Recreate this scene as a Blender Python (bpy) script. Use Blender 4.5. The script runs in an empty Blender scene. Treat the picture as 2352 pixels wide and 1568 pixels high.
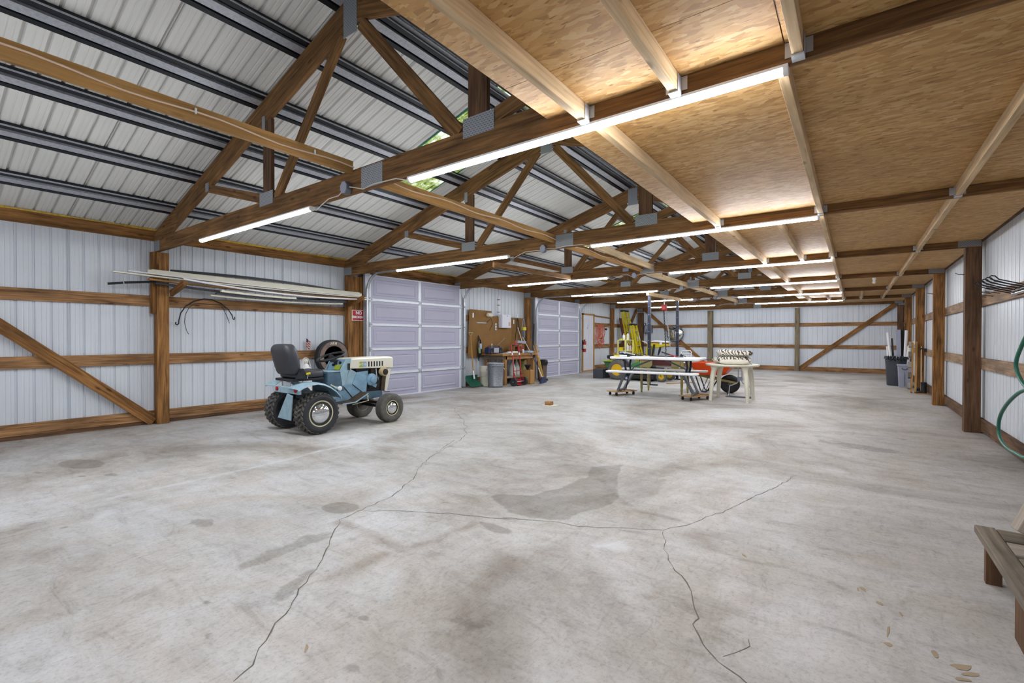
import bpy, math, random
import numpy as np
from mathutils import Vector, Matrix
random.seed(7)
SC = bpy.context.scene
COL = SC.collection
PI = math.pi

# ---------------------------------------------------------------- materials
def lin(h):
    h = h.lstrip('#')
    c = [int(h[i:i+2], 16)/255 for i in (0, 2, 4)]
    return tuple(x/12.92 if x <= .04045 else ((x+.055)/1.055)**2.4 for x in c) + (1,)

def new_mat(name):
    m = bpy.data.materials.new(name); m.use_nodes = True
    nt = m.node_tree; nt.nodes.clear()
    out = nt.nodes.new('ShaderNodeOutputMaterial')
    b = nt.nodes.new('ShaderNodeBsdfPrincipled')
    nt.links.new(b.outputs[0], out.inputs[0])
    return m, nt, b, out

def N(nt, t, **k):
    n = nt.nodes.new('ShaderNode'+t)
    for a, v in k.items():
        if a.startswith('i_'):
            n.inputs[int(a[2:]) if a[2:].isdigit() else a[2:].replace('_', ' ')].default_value = v
        else: setattr(n, a, v)
    return n

def ramp(nt, stops):
    r = nt.nodes.new('ShaderNodeValToRGB'); e = r.color_ramp.elements
    e[0].position, e[0].color = stops[0]; e[1].position, e[1].color = stops[-1]
    for p, c in stops[1:-1]:
        x = e.new(p); x.color = c
    return r

def mul(c, f): return (c[0]*f, c[1]*f, c[2]*f, 1)

def paint(name, h, rough=.5, metal=0, var=.08, scale=6, bump=0, spec=.4):
    m, nt, b, out = new_mat(name); c = lin(h)
    tc = N(nt, 'TexCoord'); no = N(nt, 'TexNoise', i_Scale=scale, i_Detail=4)
    nt.links.new(tc.outputs['Object'], no.inputs['Vector'])
    r = ramp(nt, [(.3, mul(c, 1-var)), (.7, mul(c, 1+var*.6))])
    nt.links.new(no.outputs['Fac'], r.inputs[0]); nt.links.new(r.outputs[0], b.inputs['Base Color'])
    b.inputs['Roughness'].default_value = rough; b.inputs['Metallic'].default_value = metal
    b.inputs['Specular IOR Level'].default_value = spec
    if bump:
        n2 = N(nt, 'TexNoise', i_Scale=scale*12, i_Detail=2); nt.links.new(tc.outputs['Object'], n2.inputs['Vector'])
        bp = N(nt, 'Bump', i_Strength=bump, i_Distance=.01)
        nt.links.new(n2.outputs['Fac'], bp.inputs['Height']); nt.links.new(bp.outputs[0], b.inputs['Normal'])
    return m

def wood(name, dark, light, rough=.75, knots=.5, blotch=.5, dirt=None):
    m, nt, b, out = new_mat(name)
    uv = N(nt, 'UVMap'); oi = N(nt, 'ObjectInfo')
    off = N(nt, 'VectorMath', operation='MULTIPLY'); off.inputs[1].default_value = (37, 11, 5)
    nt.links.new(oi.outputs['Random'], off.inputs[0])
    ad = N(nt, 'VectorMath', operation='ADD'); nt.links.new(uv.outputs[0], ad.inputs[0]); nt.links.new(off.outputs[0], ad.inputs[1])
    mp = N(nt, 'Mapping'); mp.inputs['Scale'].default_value = (1.3, 26, 1); nt.links.new(ad.outputs[0], mp.inputs[0])
    g = N(nt, 'TexNoise', i_Scale=1.6, i_Detail=5, i_Roughness=.6, i_Distortion=.6); nt.links.new(mp.outputs[0], g.inputs['Vector'])
    mp2 = N(nt, 'Mapping'); mp2.inputs['Scale'].default_value = (2.2, 7, 1); nt.links.new(ad.outputs[0], mp2.inputs[0])
    bl = N(nt, 'TexNoise', i_Scale=1.0, i_Detail=4); nt.links.new(mp2.outputs[0], bl.inputs['Vector'])
    d, l = lin(dark), lin(light); mid = tuple((a+c)/2 for a, c in zip(d, l))
    r = ramp(nt, [(.28, d), (.5, mid), (.72, l)]); nt.links.new(g.outputs['Fac'], r.inputs[0])
    r2 = ramp(nt, [(.3, (1-blotch*.75,)*3+(1,)), (.62, (1.08, 1.05, 1.0, 1))]); nt.links.new(bl.outputs['Fac'], r2.inputs[0])
    mx = N(nt, 'MixRGB', blend_type='MULTIPLY', i_Fac=1); nt.links.new(r.outputs[0], mx.inputs[1]); nt.links.new(r2.outputs[0], mx.inputs[2])
    mp3 = N(nt, 'Mapping'); mp3.inputs['Scale'].default_value = (3.0, 8, 1); nt.links.new(ad.outputs[0], mp3.inputs[0])
    vo = N(nt, 'TexVoronoi', i_Scale=1.0); nt.links.new(mp3.outputs[0], vo.inputs['Vector'])
    r3 = ramp(nt, [(.07, (1-knots, 1-knots, 1-knots, 1)), (.16, (1, 1, 1, 1))]); nt.links.new(vo.outputs['Distance'], r3.inputs[0])
    mx2 = N(nt, 'MixRGB', blend_type='MULTIPLY', i_Fac=1); nt.links.new(mx.outputs[0], mx2.inputs[1]); nt.links.new(r3.outputs[0], mx2.inputs[2])
    nt.links.new(mx2.outputs[0], b.inputs['Base Color'])
    b.inputs['Roughness'].default_value = rough; b.inputs['Specular IOR Level'].default_value = .2
    bp = N(nt, 'Bump', i_Strength=.15, i_Distance=.004); nt.links.new(g.outputs['Fac'], bp.inputs['Height']); nt.links.new(bp.outputs[0], b.inputs['Normal'])
    return m

def osb_mat():
    m, nt, b, out = new_mat('oriented strand board')
    ge = N(nt, 'NewGeometry'); oi = N(nt, 'ObjectInfo')
    st = [(0, lin('8f6a3c')), (.25, lin('b58e58')), (.5, lin('c39c64')), (.75, lin('cfab76')), (1, lin('dcbf92'))]
    wob = N(nt, 'TexNoise', i_Scale=9, i_Detail=3); nt.links.new(ge.outputs['Position'], wob.inputs['Vector'])
    ws = N(nt, 'VectorMath', operation='SCALE'); ws.inputs['Scale'].default_value = .03; nt.links.new(wob.outputs['Color'], ws.inputs[0])
    pos = N(nt, 'VectorMath', operation='ADD'); nt.links.new(ge.outputs['Position'], pos.inputs[0]); nt.links.new(ws.outputs[0], pos.inputs[1])
    def layer(sx, sy, rot, off):
        mp = N(nt, 'Mapping'); mp.inputs['Scale'].default_value = (sx, sy, 1); mp.inputs['Rotation'].default_value = (0, 0, rot); mp.inputs['Location'].default_value = (off, off, 0)
        nt.links.new(pos.outputs[0], mp.inputs[0])
        v = N(nt, 'TexVoronoi', i_Scale=1, i_Randomness=1); nt.links.new(mp.outputs[0], v.inputs['Vector'])
        s = N(nt, 'SeparateColor'); nt.links.new(v.outputs['Color'], s.inputs[0])
        r = ramp(nt, st); nt.links.new(s.outputs[0], r.inputs[0]); return r.outputs[0], s.outputs[1]
    c1, k1 = layer(15, 50, .10, 0); c2, k2 = layer(18, 56, -.30, 3.3); c3, k3 = layer(14, 44, .5, 7.1)
    def sel(a, c, k, th):
        g = N(nt, 'Math', operation='GREATER_THAN'); g.inputs[1].default_value = th; nt.links.new(k, g.inputs[0])
        x = N(nt, 'MixRGB'); nt.links.new(g.outputs[0], x.inputs[0]); nt.links.new(a, x.inputs[1]); nt.links.new(c, x.inputs[2]); return x.outputs[0]
    col = sel(sel(c1, c2, k2, .55), c3, k3, .7)
    av = N(nt, 'MixRGB'); av.inputs[0].default_value = .38; nt.links.new(col, av.inputs[1]); av.inputs[2].default_value = lin('c9a26a')
    col = av.outputs[0]
    def mulr(a, tex, stops):
        r = ramp(nt, stops); nt.links.new(tex, r.inputs[0])
        x = N(nt, 'MixRGB', blend_type='MULTIPLY', i_Fac=1); nt.links.new(a, x.inputs[1]); nt.links.new(r.outputs[0], x.inputs[2]); return x.outputs[0]
    no = N(nt, 'TexNoise', i_Scale=1.2, i_Detail=5); nt.links.new(ge.outputs['Position'], no.inputs['Vector'])
    col = mulr(col, no.outputs['Fac'], [(.3, (.84, .81, .77, 1)), (.7, (1.08, 1.06, 1.04, 1))])
    col = mulr(col, oi.outputs['Random'], [(0, (.86, .82, .78, 1)), (1, (1.06, 1.05, 1.04, 1))])
    mp = N(nt, 'Mapping'); mp.inputs['Scale'].default_value = (16, 60, 1); mp.inputs['Rotation'].default_value = (0, 0, .15); nt.links.new(ge.outputs['Position'], mp.inputs[0])
    n4 = N(nt, 'TexNoise', i_Scale=1, i_Detail=2); nt.links.new(mp.outputs[0], n4.inputs['Vector'])
    col = mulr(col, n4.outputs['Fac'], [(.27, (.5, .42, .36, 1)), (.34, (1, 1, 1, 1))])
    nt.links.new(col, b.inputs['Base Color']); b.inputs['Roughness'].default_value = .6; b.inputs['Specular IOR Level'].default_value = .25
    return m

def concrete_mat():
    m, nt, b, out = new_mat('worn concrete')
    ge = N(nt, 'NewGeometry')
    def noise(s, d=6, ro=.6, dist=0, sc=None):
        n = N(nt, 'TexNoise', i_Scale=s, i_Detail=d, i_Roughness=ro, i_Distortion=dist)
        if sc:
            mp = N(nt, 'Mapping'); mp.inputs['Scale'].default_value = sc; mp.inputs['Rotation'].default_value = (0, 0, .5); nt.links.new(ge.outputs['Position'], mp.inputs[0]); nt.links.new(mp.outputs[0], n.inputs['Vector'])
        else: nt.links.new(ge.outputs['Position'], n.inputs['Vector'])
        return n
    def mixm(a, c, f=1):
        x = N(nt, 'MixRGB', blend_type='MULTIPLY', i_Fac=f); nt.links.new(a, x.inputs[1]); nt.links.new(c, x.inputs[2]); return x.outputs[0]
    big = noise(.5, 9, .66, .9); r = ramp(nt, [(.30, lin('948c82')), (.42, lin('b1a99f')), (.50, lin('c3beb6')), (.60, lin('d2cfcb')), (.74, lin('dcdad8'))]); nt.links.new(big.outputs['Fac'], r.inputs[0])
    tan = noise(.8, 7, .7, 1.2); r2 = ramp(nt, [(.46, (1, 1, 1, 1)), (.58, (.95, .90, .84, 1)), (.70, (.82, .74, .66, 1))]); nt.links.new(tan.outputs['Fac'], r2.inputs[0])
    col = mixm(r.outputs[0], r2.outputs[0])
    sm = noise(2.4, 9, .74, 1.0, (1, 2.8, 1)); r3 = ramp(nt, [(.30, (.68, .66, .63, 1)), (.43, (.93, .92, .91, 1)), (.52, (1, 1, 1, 1)), (.70, (1.10, 1.10, 1.11, 1))]); nt.links.new(sm.outputs['Fac'], r3.inputs[0])
    col = mixm(col, r3.outputs[0])
    sw = noise(6.5, 7, .75, 1.6, (2.4, .9, 1)); r6 = ramp(nt, [(.32, (.82, .80, .77, 1)), (.48, (1, 1, 1, 1)), (.68, (1.06, 1.06, 1.06, 1))]); nt.links.new(sw.outputs['Fac'], r6.inputs[0])
    col = mixm(col, r6.outputs[0])
    sp = noise(55, 5, .75); r4 = ramp(nt, [(.30, (.74, .72, .70, 1)), (.5, (1, 1, 1, 1))]); nt.links.new(sp.outputs['Fac'], r4.inputs[0])
    col = mixm(col, r4.outputs[0])
    dk = noise(7, 4, .6, .5); r5 = ramp(nt, [(.24, (.5, .47, .44, 1)), (.31, (1, 1, 1, 1))]); nt.links.new(dk.outputs['Fac'], r5.inputs[0])
    col = mixm(col, r5.outputs[0], .85)
    # individual stains: red = damp grey, green = brown film, blue = chalky bloom
    at = N(nt, 'VertexColor'); at.layer_name = 'stain'
    s = N(nt, 'SeparateColor'); nt.links.new(at.outputs[0], s.inputs[0])
    en = noise(5, 8, .7, .4); er = N(nt, 'MapRange'); er.inputs['From Min'].default_value = .25; er.inputs['From Max'].default_value = .75; er.inputs['To Min'].default_value = -.28; er.inputs['To Max'].default_value = .28
    nt.links.new(en.outputs['Fac'], er.inputs[0])
    def mask(o, lo, hi):
        ad = N(nt, 'Math', operation='ADD'); nt.links.new(o, ad.inputs[0]); nt.links.new(er.outputs[0], ad.inputs[1])
        mr = N(nt, 'MapRange', interpolation_type='SMOOTHSTEP'); mr.inputs['From Min'].default_value = lo; mr.inputs['From Max'].default_value = hi
        nt.links.new(ad.outputs[0], mr.inputs[0]); return mr.outputs[0]
    for o, lo, hi, c in ((s.outputs[0], .36, .62, (.70, .68, .655, 1)), (s.outputs[1], .2, 1.0, (.68, .60, .53, 1))):
        x = N(nt, 'MixRGB', blend_type='MULTIPLY'); nt.links.new(mask(o, lo, hi), x.inputs[0]); nt.links.new(col, x.inputs[1]); x.inputs[2].default_value = c; col = x.outputs[0]
    x = N(nt, 'MixRGB'); nt.links.new(mask(s.outputs[2], .3, .8), x.inputs[0]); nt.links.new(col, x.inputs[1]); x.inputs[2].default_value = lin('dcdbdb'); col = x.outputs[0]
    hs = N(nt, 'HueSaturation'); hs.inputs['Value'].default_value = .82; hs.inputs['Saturation'].default_value = .78; nt.links.new(col, hs.inputs['Color'])
    cl = N(nt, 'MixRGB', blend_type='MULTIPLY', i_Fac=1); nt.links.new(hs.outputs[0], cl.inputs[1]); cl.inputs[2].default_value = (.97, .99, 1.035, 1)
    nt.links.new(cl.outputs[0], b.inputs['Base Color'])
    b.inputs['Roughness'].default_value = .62; b.inputs['Specular IOR Level'].default_value = .3
    bp = N(nt, 'Bump', i_Strength=.12, i_Distance=.004); nt.links.new(sp.outputs['Fac'], bp.inputs['Height']); nt.links.new(bp.outputs[0], b.inputs['Normal'])
    return m

def plate_mat():
    m, nt, b, out = new_mat('punched truss plate')
    uv = N(nt, 'UVMap')
    mp = N(nt, 'Mapping'); mp.inputs['Scale'].default_value = (1, 1, 1); nt.links.new(uv.outputs[0], mp.inputs[0])
    br = N(nt, 'TexBrick', i_Scale=1.0, offset=.5); nt.links.new(mp.outputs[0], br.inputs['Vector'])
    br.inputs['Color1'].default_value = lin('4b4e52'); br.inputs['Color2'].default_value = lin('3c3f43'); br.inputs['Mortar'].default_value = lin('9a9fa5')
    br.inputs['Mortar Size'].default_value = .006; br.inputs['Brick Width'].default_value = .026; br.inputs['Row Height'].default_value = .014; br.inputs['Mortar Smooth'].default_value = .3
    nt.links.new(br.outputs['Color'], b.inputs['Base Color']); b.inputs['Roughness'].default_value = .5; b.inputs['Metallic'].default_value = .1
    return m

def leaf_pattern_mat(name, base, ink, scale, thr):
    m, nt, b, out = new_mat(name)
    tc = N(nt, 'TexCoord'); mp = N(nt, 'Mapping'); mp.inputs['Rotation'].default_value = (.4, .3, .7); nt.links.new(tc.outputs['Object'], mp.inputs[0])
    wv = N(nt, 'TexWave', i_Scale=scale, i_Distortion=9, i_Detail=2, **{'i_Detail_Scale': 1.2}); nt.links.new(mp.outputs[0], wv.inputs['Vector'])
    r = ramp(nt, [(thr-.06, lin(ink)), (thr+.06, lin(base))]); nt.links.new(wv.outputs['Fac'], r.inputs[0])
    nt.links.new(r.outputs[0], b.inputs['Base Color']); b.inputs['Roughness'].default_value = .9
    return m

def skylight_mat():
    m = bpy.data.materials.new('clear corrugated panel with painted tree view'); m.use_nodes = True; nt = m.node_tree; nt.nodes.clear()
    out = N(nt, 'OutputMaterial'); ge = N(nt, 'NewGeometry')
    no = N(nt, 'TexNoise', i_Scale=5, i_Detail=7, i_Roughness=.7); nt.links.new(ge.outputs['Position'], no.inputs['Vector'])
    r = ramp(nt, [(.40, lin('59662a')), (.50, lin('a9b56a')), (.58, lin('f4f7e0'))]); nt.links.new(no.outputs['Fac'], r.inputs[0])  # mottle puts the trees and sky seen through the panel into its colour
    tl = N(nt, 'BsdfTranslucent'); nt.links.new(r.outputs[0], tl.inputs[0])
    tp = N(nt, 'BsdfTransparent'); nt.links.new(r.outputs[0], tp.inputs[0])
    mx = N(nt, 'MixShader'); mx.inputs[0].default_value = .45; nt.links.new(tl.outputs[0], mx.inputs[1]); nt.links.new(tp.outputs[0], mx.inputs[2])
    nt.links.new(mx.outputs[0], out.inputs[0])
    return m

def emit(name, c, s):
    m = bpy.data.materials.new(name); m.use_nodes = True; nt = m.node_tree; nt.nodes.clear()
    out = N(nt, 'OutputMaterial'); e = N(nt, 'Emission'); e.inputs[0].default_value = c; e.inputs[1].default_value = s
    nt.links.new(e.outputs[0], out.inputs[0]); return m

M = {}
M['timber'] = wood('brown truss timber', '4f3823', 'a0784e', blotch=.5)
M['girt'] = wood('treated girt timber', '5d4026', 'c0946a', knots=.65, blotch=.65)
M['post'] = wood('treated post timber', '553820', 'b4834f', knots=.6, blotch=.65)
M['greypost'] = wood('weathered olive post timber', '6d6251', '94886f', blotch=.4)
M['darkpost'] = wood('dark creosoted post timber', '4c382b', '7f6048', knots=.5, blotch=.6)
M['rgirt'] = wood('sun bleached girt timber', '796351', 'b3977c', knots=.5, blotch=.6)
M['pale'] = wood('pale spruce timber', 'b89c78', 'e0c8a4', knots=.45, blotch=.25)
M['strip'] = wood('yellow pine strip', '96703f', 'c69c66', knots=.3, blotch=.25)
M['bench'] = wood('worn bench wood', '805c38', 'b88e60', knots=.3, blotch=.4)
M['oldwood'] = wood('grey weathered wood', '5f564b', '8d8478', knots=.4, blotch=.5)
M['greywood'] = wood('silvered board', '8a8178', 'b3aaa0', knots=.3, blotch=.35)
M['osb'] = osb_mat()
M['concrete'] = concrete_mat()
M['plate'] = plate_mat()
M['wall'] = paint('white ribbed steel', 'd3d8e0', .42, 0, .04, 2.0)
M['roof'] = paint('underside of roof steel', 'dededb', .45, 0, .05, 1.5)
M['purlin'] = paint('dark primed purlin steel', '1f232a', .45, .2, .2, 30)
M['galv'] = paint('galvanised steel', 'b4b8c0', .4, .3, .18, 40)
M['galvlt'] = paint('bright zinc steel', 'c9ced6', .35, .5, .1, 20)
M['spangle'] = paint('spangled zinc', '85898f', .45, .55, .45, 60)
M['door'] = paint('lavender garage door', 'adacc0', .45, 0, .03, 3)
M['doorw'] = paint('white door paint', 'd6d7e2', .4, 0, .03, 3)
M['strut'] = paint('door strut steel', 'dfe3ea', .4, .1, .05, 15)
M['green'] = paint('green flashing', '2f7a63', .5)
M['foam'] = paint('yellow closure foam', 'c9a545', .9, 0, .3, 30, .3)
M['white'] = paint('white plastic', 'e4e4e6', .4, 0, .03)
M['ivory'] = paint('ivory resin', 'dedac8', .45, 0, .05)
M['cream'] = paint('cream enamel', 'd9d6c8', .35, 0, .05, 5)
M['rim'] = paint('cream wheel rim', 'cfc9a6', .4, 0, .12, 12)
M['blue'] = paint('faded blue enamel', '7b9eb6', .45, 0, .2, 14)
M['blue2'] = paint('pale blue enamel', '92aebc', .42, 0, .16, 14)
M['dkblue'] = paint('grimy blue enamel', '4c6577', .5, 0, .25, 9)
M['rubber'] = paint('tyre rubber', '5d5b56', .75, 0, .25, 20, .2)
M['rubber2'] = paint('black tyre sidewall', '2e2f33', .6, 0, .15, 15)
M['black'] = paint('black plastic', '222327', .45, 0, .1)
M['vinyl'] = paint('black seat vinyl', '3b3c42', .42, 0, .1, 8)
M['soot'] = paint('oily engine grime', '1f1c1a', .6, 0, .4, 25)
M['rust'] = paint('rusty brown steel', '4a3a2c', .6, .2, .3, 20)
M['chrome'] = paint('chrome', 'd8dade', .12, 1, .02)
M['steel'] = paint('grey powder coat', '6b6f77', .42, .3, .1)
M['dksteel'] = paint('blue black steel', '23283a', .4, .2, .1)
M['red'] = paint('red paint', 'a01f20', .45, 0, .12)
M['redsign'] = paint('sign red', 'b3262c', .5, 0, .03)
M['orange'] = paint('orange poly', 'd8460f', .4, 0, .05)
M['cord'] = paint('orange cord', 'd06a50', .6, 0, .2)
M['yellow'] = paint('yellow paint', 'd3c012', .45, 0, .08)
M['paleyel'] = paint('pale yellow paint', 'dcd684', .5, 0, .08)
M['jdy'] = paint('machine yellow', 'd2a81c', .4, 0, .08)
M['jdg'] = paint('machine green', '3e7a46', .4, 0, .15)
M['jdl'] = paint('lime green plastic', '9aa838', .5, 0, .1)
M['maroon'] = paint('maroon paint', '5a2a2a', .5, 0, .1)
M['peg'] = paint('brown hardboard', '8a6534', .75, 0, .12, 4)
M['card'] = paint('brown cardboard', 'a67c48', .85, 0, .06)
M['brownbin'] = paint('brown plastic bin', '5d4b42', .5, 0, .06)
M['greenp'] = paint('dark green plastic', '1d5a48', .35, 0, .08)
M['hose'] = paint('green garden hose', '2c6b58', .4, 0, .1)
M['tan'] = paint('tan plastic', 'b7a47c', .6, 0, .08)
M['binblk'] = paint('charcoal bin plastic', '3a3e47', .55, 0, .08)
M['bingry'] = paint('light grey bin plastic', '9b9fb2', .5, 0, .06)
M['bag'] = paint('black bin liner', '1b1c20', .25, 0, .1, 12)
M['linen'] = paint('oatmeal linen', 'd4cdbf', .95, 0, .05, 30)
M['pattern'] = leaf_pattern_mat('leaf print fabric', 'ded8cc', '4a4540', 9, .36)
M['dolly'] = wood('plywood dolly', '927350', 'c09f72', knots=.2, blotch=.2)
M['cableW'] = paint('white cable', 'd8d4cc', .6)
M['romex'] = paint('cream cable', 'e0c4ac', .6)
M['darkblue'] = paint('navy plastic', '2b3358', .45)
M['sky'] = paint('light blue plastic', 'a9c3dd', .45)
M['trans'] = paint('milky jug plastic', 'c8ccc8', .35, 0, .04)
M['olive'] = paint('olive painted wood', '9c915c', .6, 0, .12)
M['flagred'] = paint('flag red', 'a8383e', .8)
M['flagblue'] = paint('flag blue', '2e3558', .8)
M['glassm'] = paint('mirror face', 'e4e8ea', .06, 1, .01)
M['crack'] = paint('dark crack line', '6a635b', .95)  # dark ribbons that draw the slab cracks
M['ruststain'] = paint('rust stain', 'a08f78', .95)
M['skylight'] = skylight_mat()
M['led'] = emit('cool white LED lens', (.93, .96, 1, 1), 40)

# ---------------------------------------------------------------- mesh builder
WM = {}
class MB:
    def __init__(s): s.v = []; s.f = []; s.uv = []; s.m = []
    def add(s, vs, fs, mi=0, uvs=None):
        o = len(s.v); s.v += [tuple(v) for v in vs]
        for i, f in enumerate(fs):
            s.f.append([o+k for k in f]); s.m.append(mi)
            s.uv.append(uvs[i] if uvs else [(0, 0)]*len(f))
        return s
    def bar(s, p, q, w, h, mi=0, up=(0, 0, 1)):
        p, q = Vector(p), Vector(q); d = q-p; L = d.length; d = d/L
        up = Vector(up)
        if abs(d.dot(up)) > .98: up = Vector((0, 1, 0)) if abs(d.y) < .9 else Vector((1, 0, 0))
        sd = d.cross(up).normalized(); u = sd.cross(d).normalized()
        a, b = sd*(w/2), u*(h/2)
        vs = [p-a-b, p+a-b, p+a+b, p-a+b, q-a-b, q+a-b, q+a+b, q-a+b]
        r = random.random()*9
        def qd(x, y): return [(r, y), (r, y+x), (r+L, y+x), (r+L, y)]
        fs = [(0, 1, 5, 4), (1, 2, 6, 5), (2, 3, 7, 6), (3, 0, 4, 7), (3, 2, 1, 0), (4, 5, 6, 7)]
        uv = [qd(w, r), qd(h, r+w), qd(w, r+w+h), qd(h, r+2*w+h), [(r, r+w), (r+.02, r+w), (r+.02, r), (r, r)], [(r, r), (r+.02, r), (r+.02, r+w), (r, r+w)]]
        return s.add(vs, fs, mi, uv)
    def box(s, x0, x1, y0, y1, z0, z1, mi=0):
        dx, dy, dz = x1-x0, y1-y0, z1-z0; cx, cy, cz = (x0+x1)/2, (y0+y1)/2, (z0+z1)/2
        if dx >= dy and dx >= dz: return s.bar((x0, cy, cz), (x1, cy, cz), dy, dz, mi)
        if dy >= dz: return s.bar((cx, y0, cz), (cx, y1, cz), dx, dz, mi)
        return s.bar((cx, cy, z0), (cx, cy, z1), dx, dy, mi, (0, 1, 0))
    def tube(s, pts, r, n=8, mi=0, closed=False):
        P = [Vector(p) for p in pts]; k = len(P); R = r if isinstance(r, (list, tuple)) else [r]*k
        vs = []; prev = None
        for i in range(k):
            if closed: t = P[(i+1) % k]-P[i-1]
            else: t = P[min(i+1, k-1)]-P[max(i-1, 0)]
            t = t.normalized() if t.length > 1e-9 else Vector((0, 0, 1))
            if prev is None:
                a = Vector((0, 0, 1)) if abs(t.z) < .9 else Vector((1, 0, 0)); u = t.cross(a).normalized()
            else:
                u = prev - t*prev.dot(t); u = u.normalized() if u.length > 1e-6 else prev
            prev = u; w = t.cross(u)
            for j in range(n):
                g = 2*PI*j/n; vs.append(P[i]+(u*math.cos(g)+w*math.sin(g))*R[i])
        fs = []
        for i in range(k if closed else k-1):
            a, b = i*n, ((i+1) % k)*n
            for j in range(n): fs.append((a+j, a+(j+1) % n, b+(j+1) % n, b+j))
        if not closed: fs += [tuple(range(n-1, -1, -1)), tuple((k-1)*n+j for j in range(n))]
        return s.add(vs, fs, mi)
    def lathe(s, prof, c=(0, 0, 0), ax='z', n=28, mi=0, sx=1, sy=1):
        vs = []
        for r, h in prof:
            r = max(r, 1e-4)
            for j in range(n):
                g = 2*PI*j/n; a, b = r*math.cos(g)*sx, r*math.sin(g)*sy
                if ax == 'z': p = (a, b, h)
                elif ax == 'x': p = (h, a, b)
                else: p = (b, h, a)
                vs.append((c[0]+p[0], c[1]+p[1], c[2]+p[2]))
        fs = []; k = len(prof)
        for i in range(k-1):
            for j in range(n): fs.append((i*n+j, i*n+(j+1) % n, (i+1)*n+(j+1) % n, (i+1)*n+j))
        fs += [tuple(range(n-1, -1, -1)), tuple((k-1)*n+j for j in range(n))]
        return s.add(vs, fs, mi)
    def prism(s, poly, ax, a, b, mi=0):
        def P(t, u, w): return {'x': (w, t, u), 'y': (t, w, u), 'z': (t, u, w)}[ax]
        k = len(poly)
        vs = [P(t, u, a) for t, u in poly]+[P(t, u, b) for t, u in poly]
        fs = [tuple(range(k-1, -1, -1)), tuple(range(k, 2*k))]+[(i, (i+1) % k, k+(i+1) % k, k+i) for i in range(k)]
        uv = [[poly[i] for i in range(k-1, -1, -1)], [poly[i] for i in range(k)]]+[[(poly[i][0], a), (poly[(i+1) % k][0], a), (poly[(i+1) % k][0], b), (poly[i][0], b)] for i in range(k)]
        return s.add(vs, fs, mi, uv)
    def sheet(s, pts, th, mi=0):
        """closed thin sheet from a grid pts[i][j] thickened along its normal"""
        R, Cn = len(pts), len(pts[0]); G = [[Vector(p) for p in r] for r in pts]
        vs = []; 
        def nrm(i, j):
            a = G[min(i+1, R-1)][j]-G[max(i-1, 0)][j]; b = G[i][min(j+1, Cn-1)]-G[i][max(j-1, 0)]
            n = a.cross(b); return n.normalized() if n.length > 1e-9 else Vector((0, 0, 1))
        for i in range(R):
            for j in range(Cn): vs.append(G[i][j])
        for i in range(R):
            for j in range(Cn): vs.append(G[i][j]-nrm(i, j)*th)
        o = R*Cn; fs = []
        for i in range(R-1):
            for j in range(Cn-1):
                a, b, c, d = i*Cn+j, i*Cn+j+1, (i+1)*Cn+j+1, (i+1)*Cn+j
                fs += [(a, d, c, b), (o+a, o+b, o+c, o+d)]
        for i in range(R-1):
            a, d = i*Cn, (i+1)*Cn; fs.append((a, o+a, o+d, d)); a += Cn-1; d += Cn-1; fs.append((a, d, o+d, o+a))
        for j in range(Cn-1):
            a, b = j, j+1; fs.append((a, b, o+b, o+a)); a += (R-1)*Cn; b += (R-1)*Cn; fs.append((a, o+a, o+b, b))
        return s.add(vs, fs, mi)
    def ball(s, c, r, n=14, mi=0, sx=1, sy=1, sz=1):
        k = n//2; return s.lathe([(r*math.sin(PI*i/k), -r*math.cos(PI*i/k)*sz) for i in range(k+1)], c, 'z', n, mi, sx, sy)
    def build(s, name, mats, parent=None, smooth=False, bev=0, sub=0, keep=False):
        if not isinstance(mats, (list, tuple)): mats = [mats]
        me = bpy.data.meshes.new(name)
        V = [Vector(v) for v in s.v]
        if parent is not None:
            W = WM[parent].inverted(); V = [W @ v for v in V]; loc = None
        elif keep: loc = Vector((0, 0, 0))
        else:
            lo = [min(v[i] for v in V) for i in range(3)]; hi = [max(v[i] for v in V) for i in range(3)]
            loc = Vector(((lo[0]+hi[0])/2, (lo[1]+hi[1])/2, lo[2])); V = [v-loc for v in V]
        me.from_pydata([tuple(v) for v in V], [], s.f)
        ul = me.uv_layers.new(name='UVMap'); fl = [c for f in s.uv for p in f for c in p]; ul.data.foreach_set('uv', fl)
        for m in mats: me.materials.append(M[m] if isinstance(m, str) else m)
        me.polygons.foreach_set('material_index', s.m)
        if smooth: me.polygons.foreach_set('use_smooth', [True]*len(s.f))
        me.update()
        o = bpy.data.objects.new(name, me); COL.objects.link(o)
        if parent is not None: o.parent = parent; WM[o] = WM[parent]
        else: o.location = loc; WM[o] = Matrix.Translation(loc)
        if bev:
            b = o.modifiers.new('Bevel', 'BEVEL'); b.width = bev; b.segments = 2; b.limit_method = 'ANGLE'; b.angle_limit = .7
        if sub:
            b = o.modifiers.new('Subdivision', 'SUBSURF'); b.levels = sub; b.render_levels = sub
        if smooth and not sub:
            try: me.set_sharp_from_angle(angle=.7)
            except Exception: pass
        return o

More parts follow.
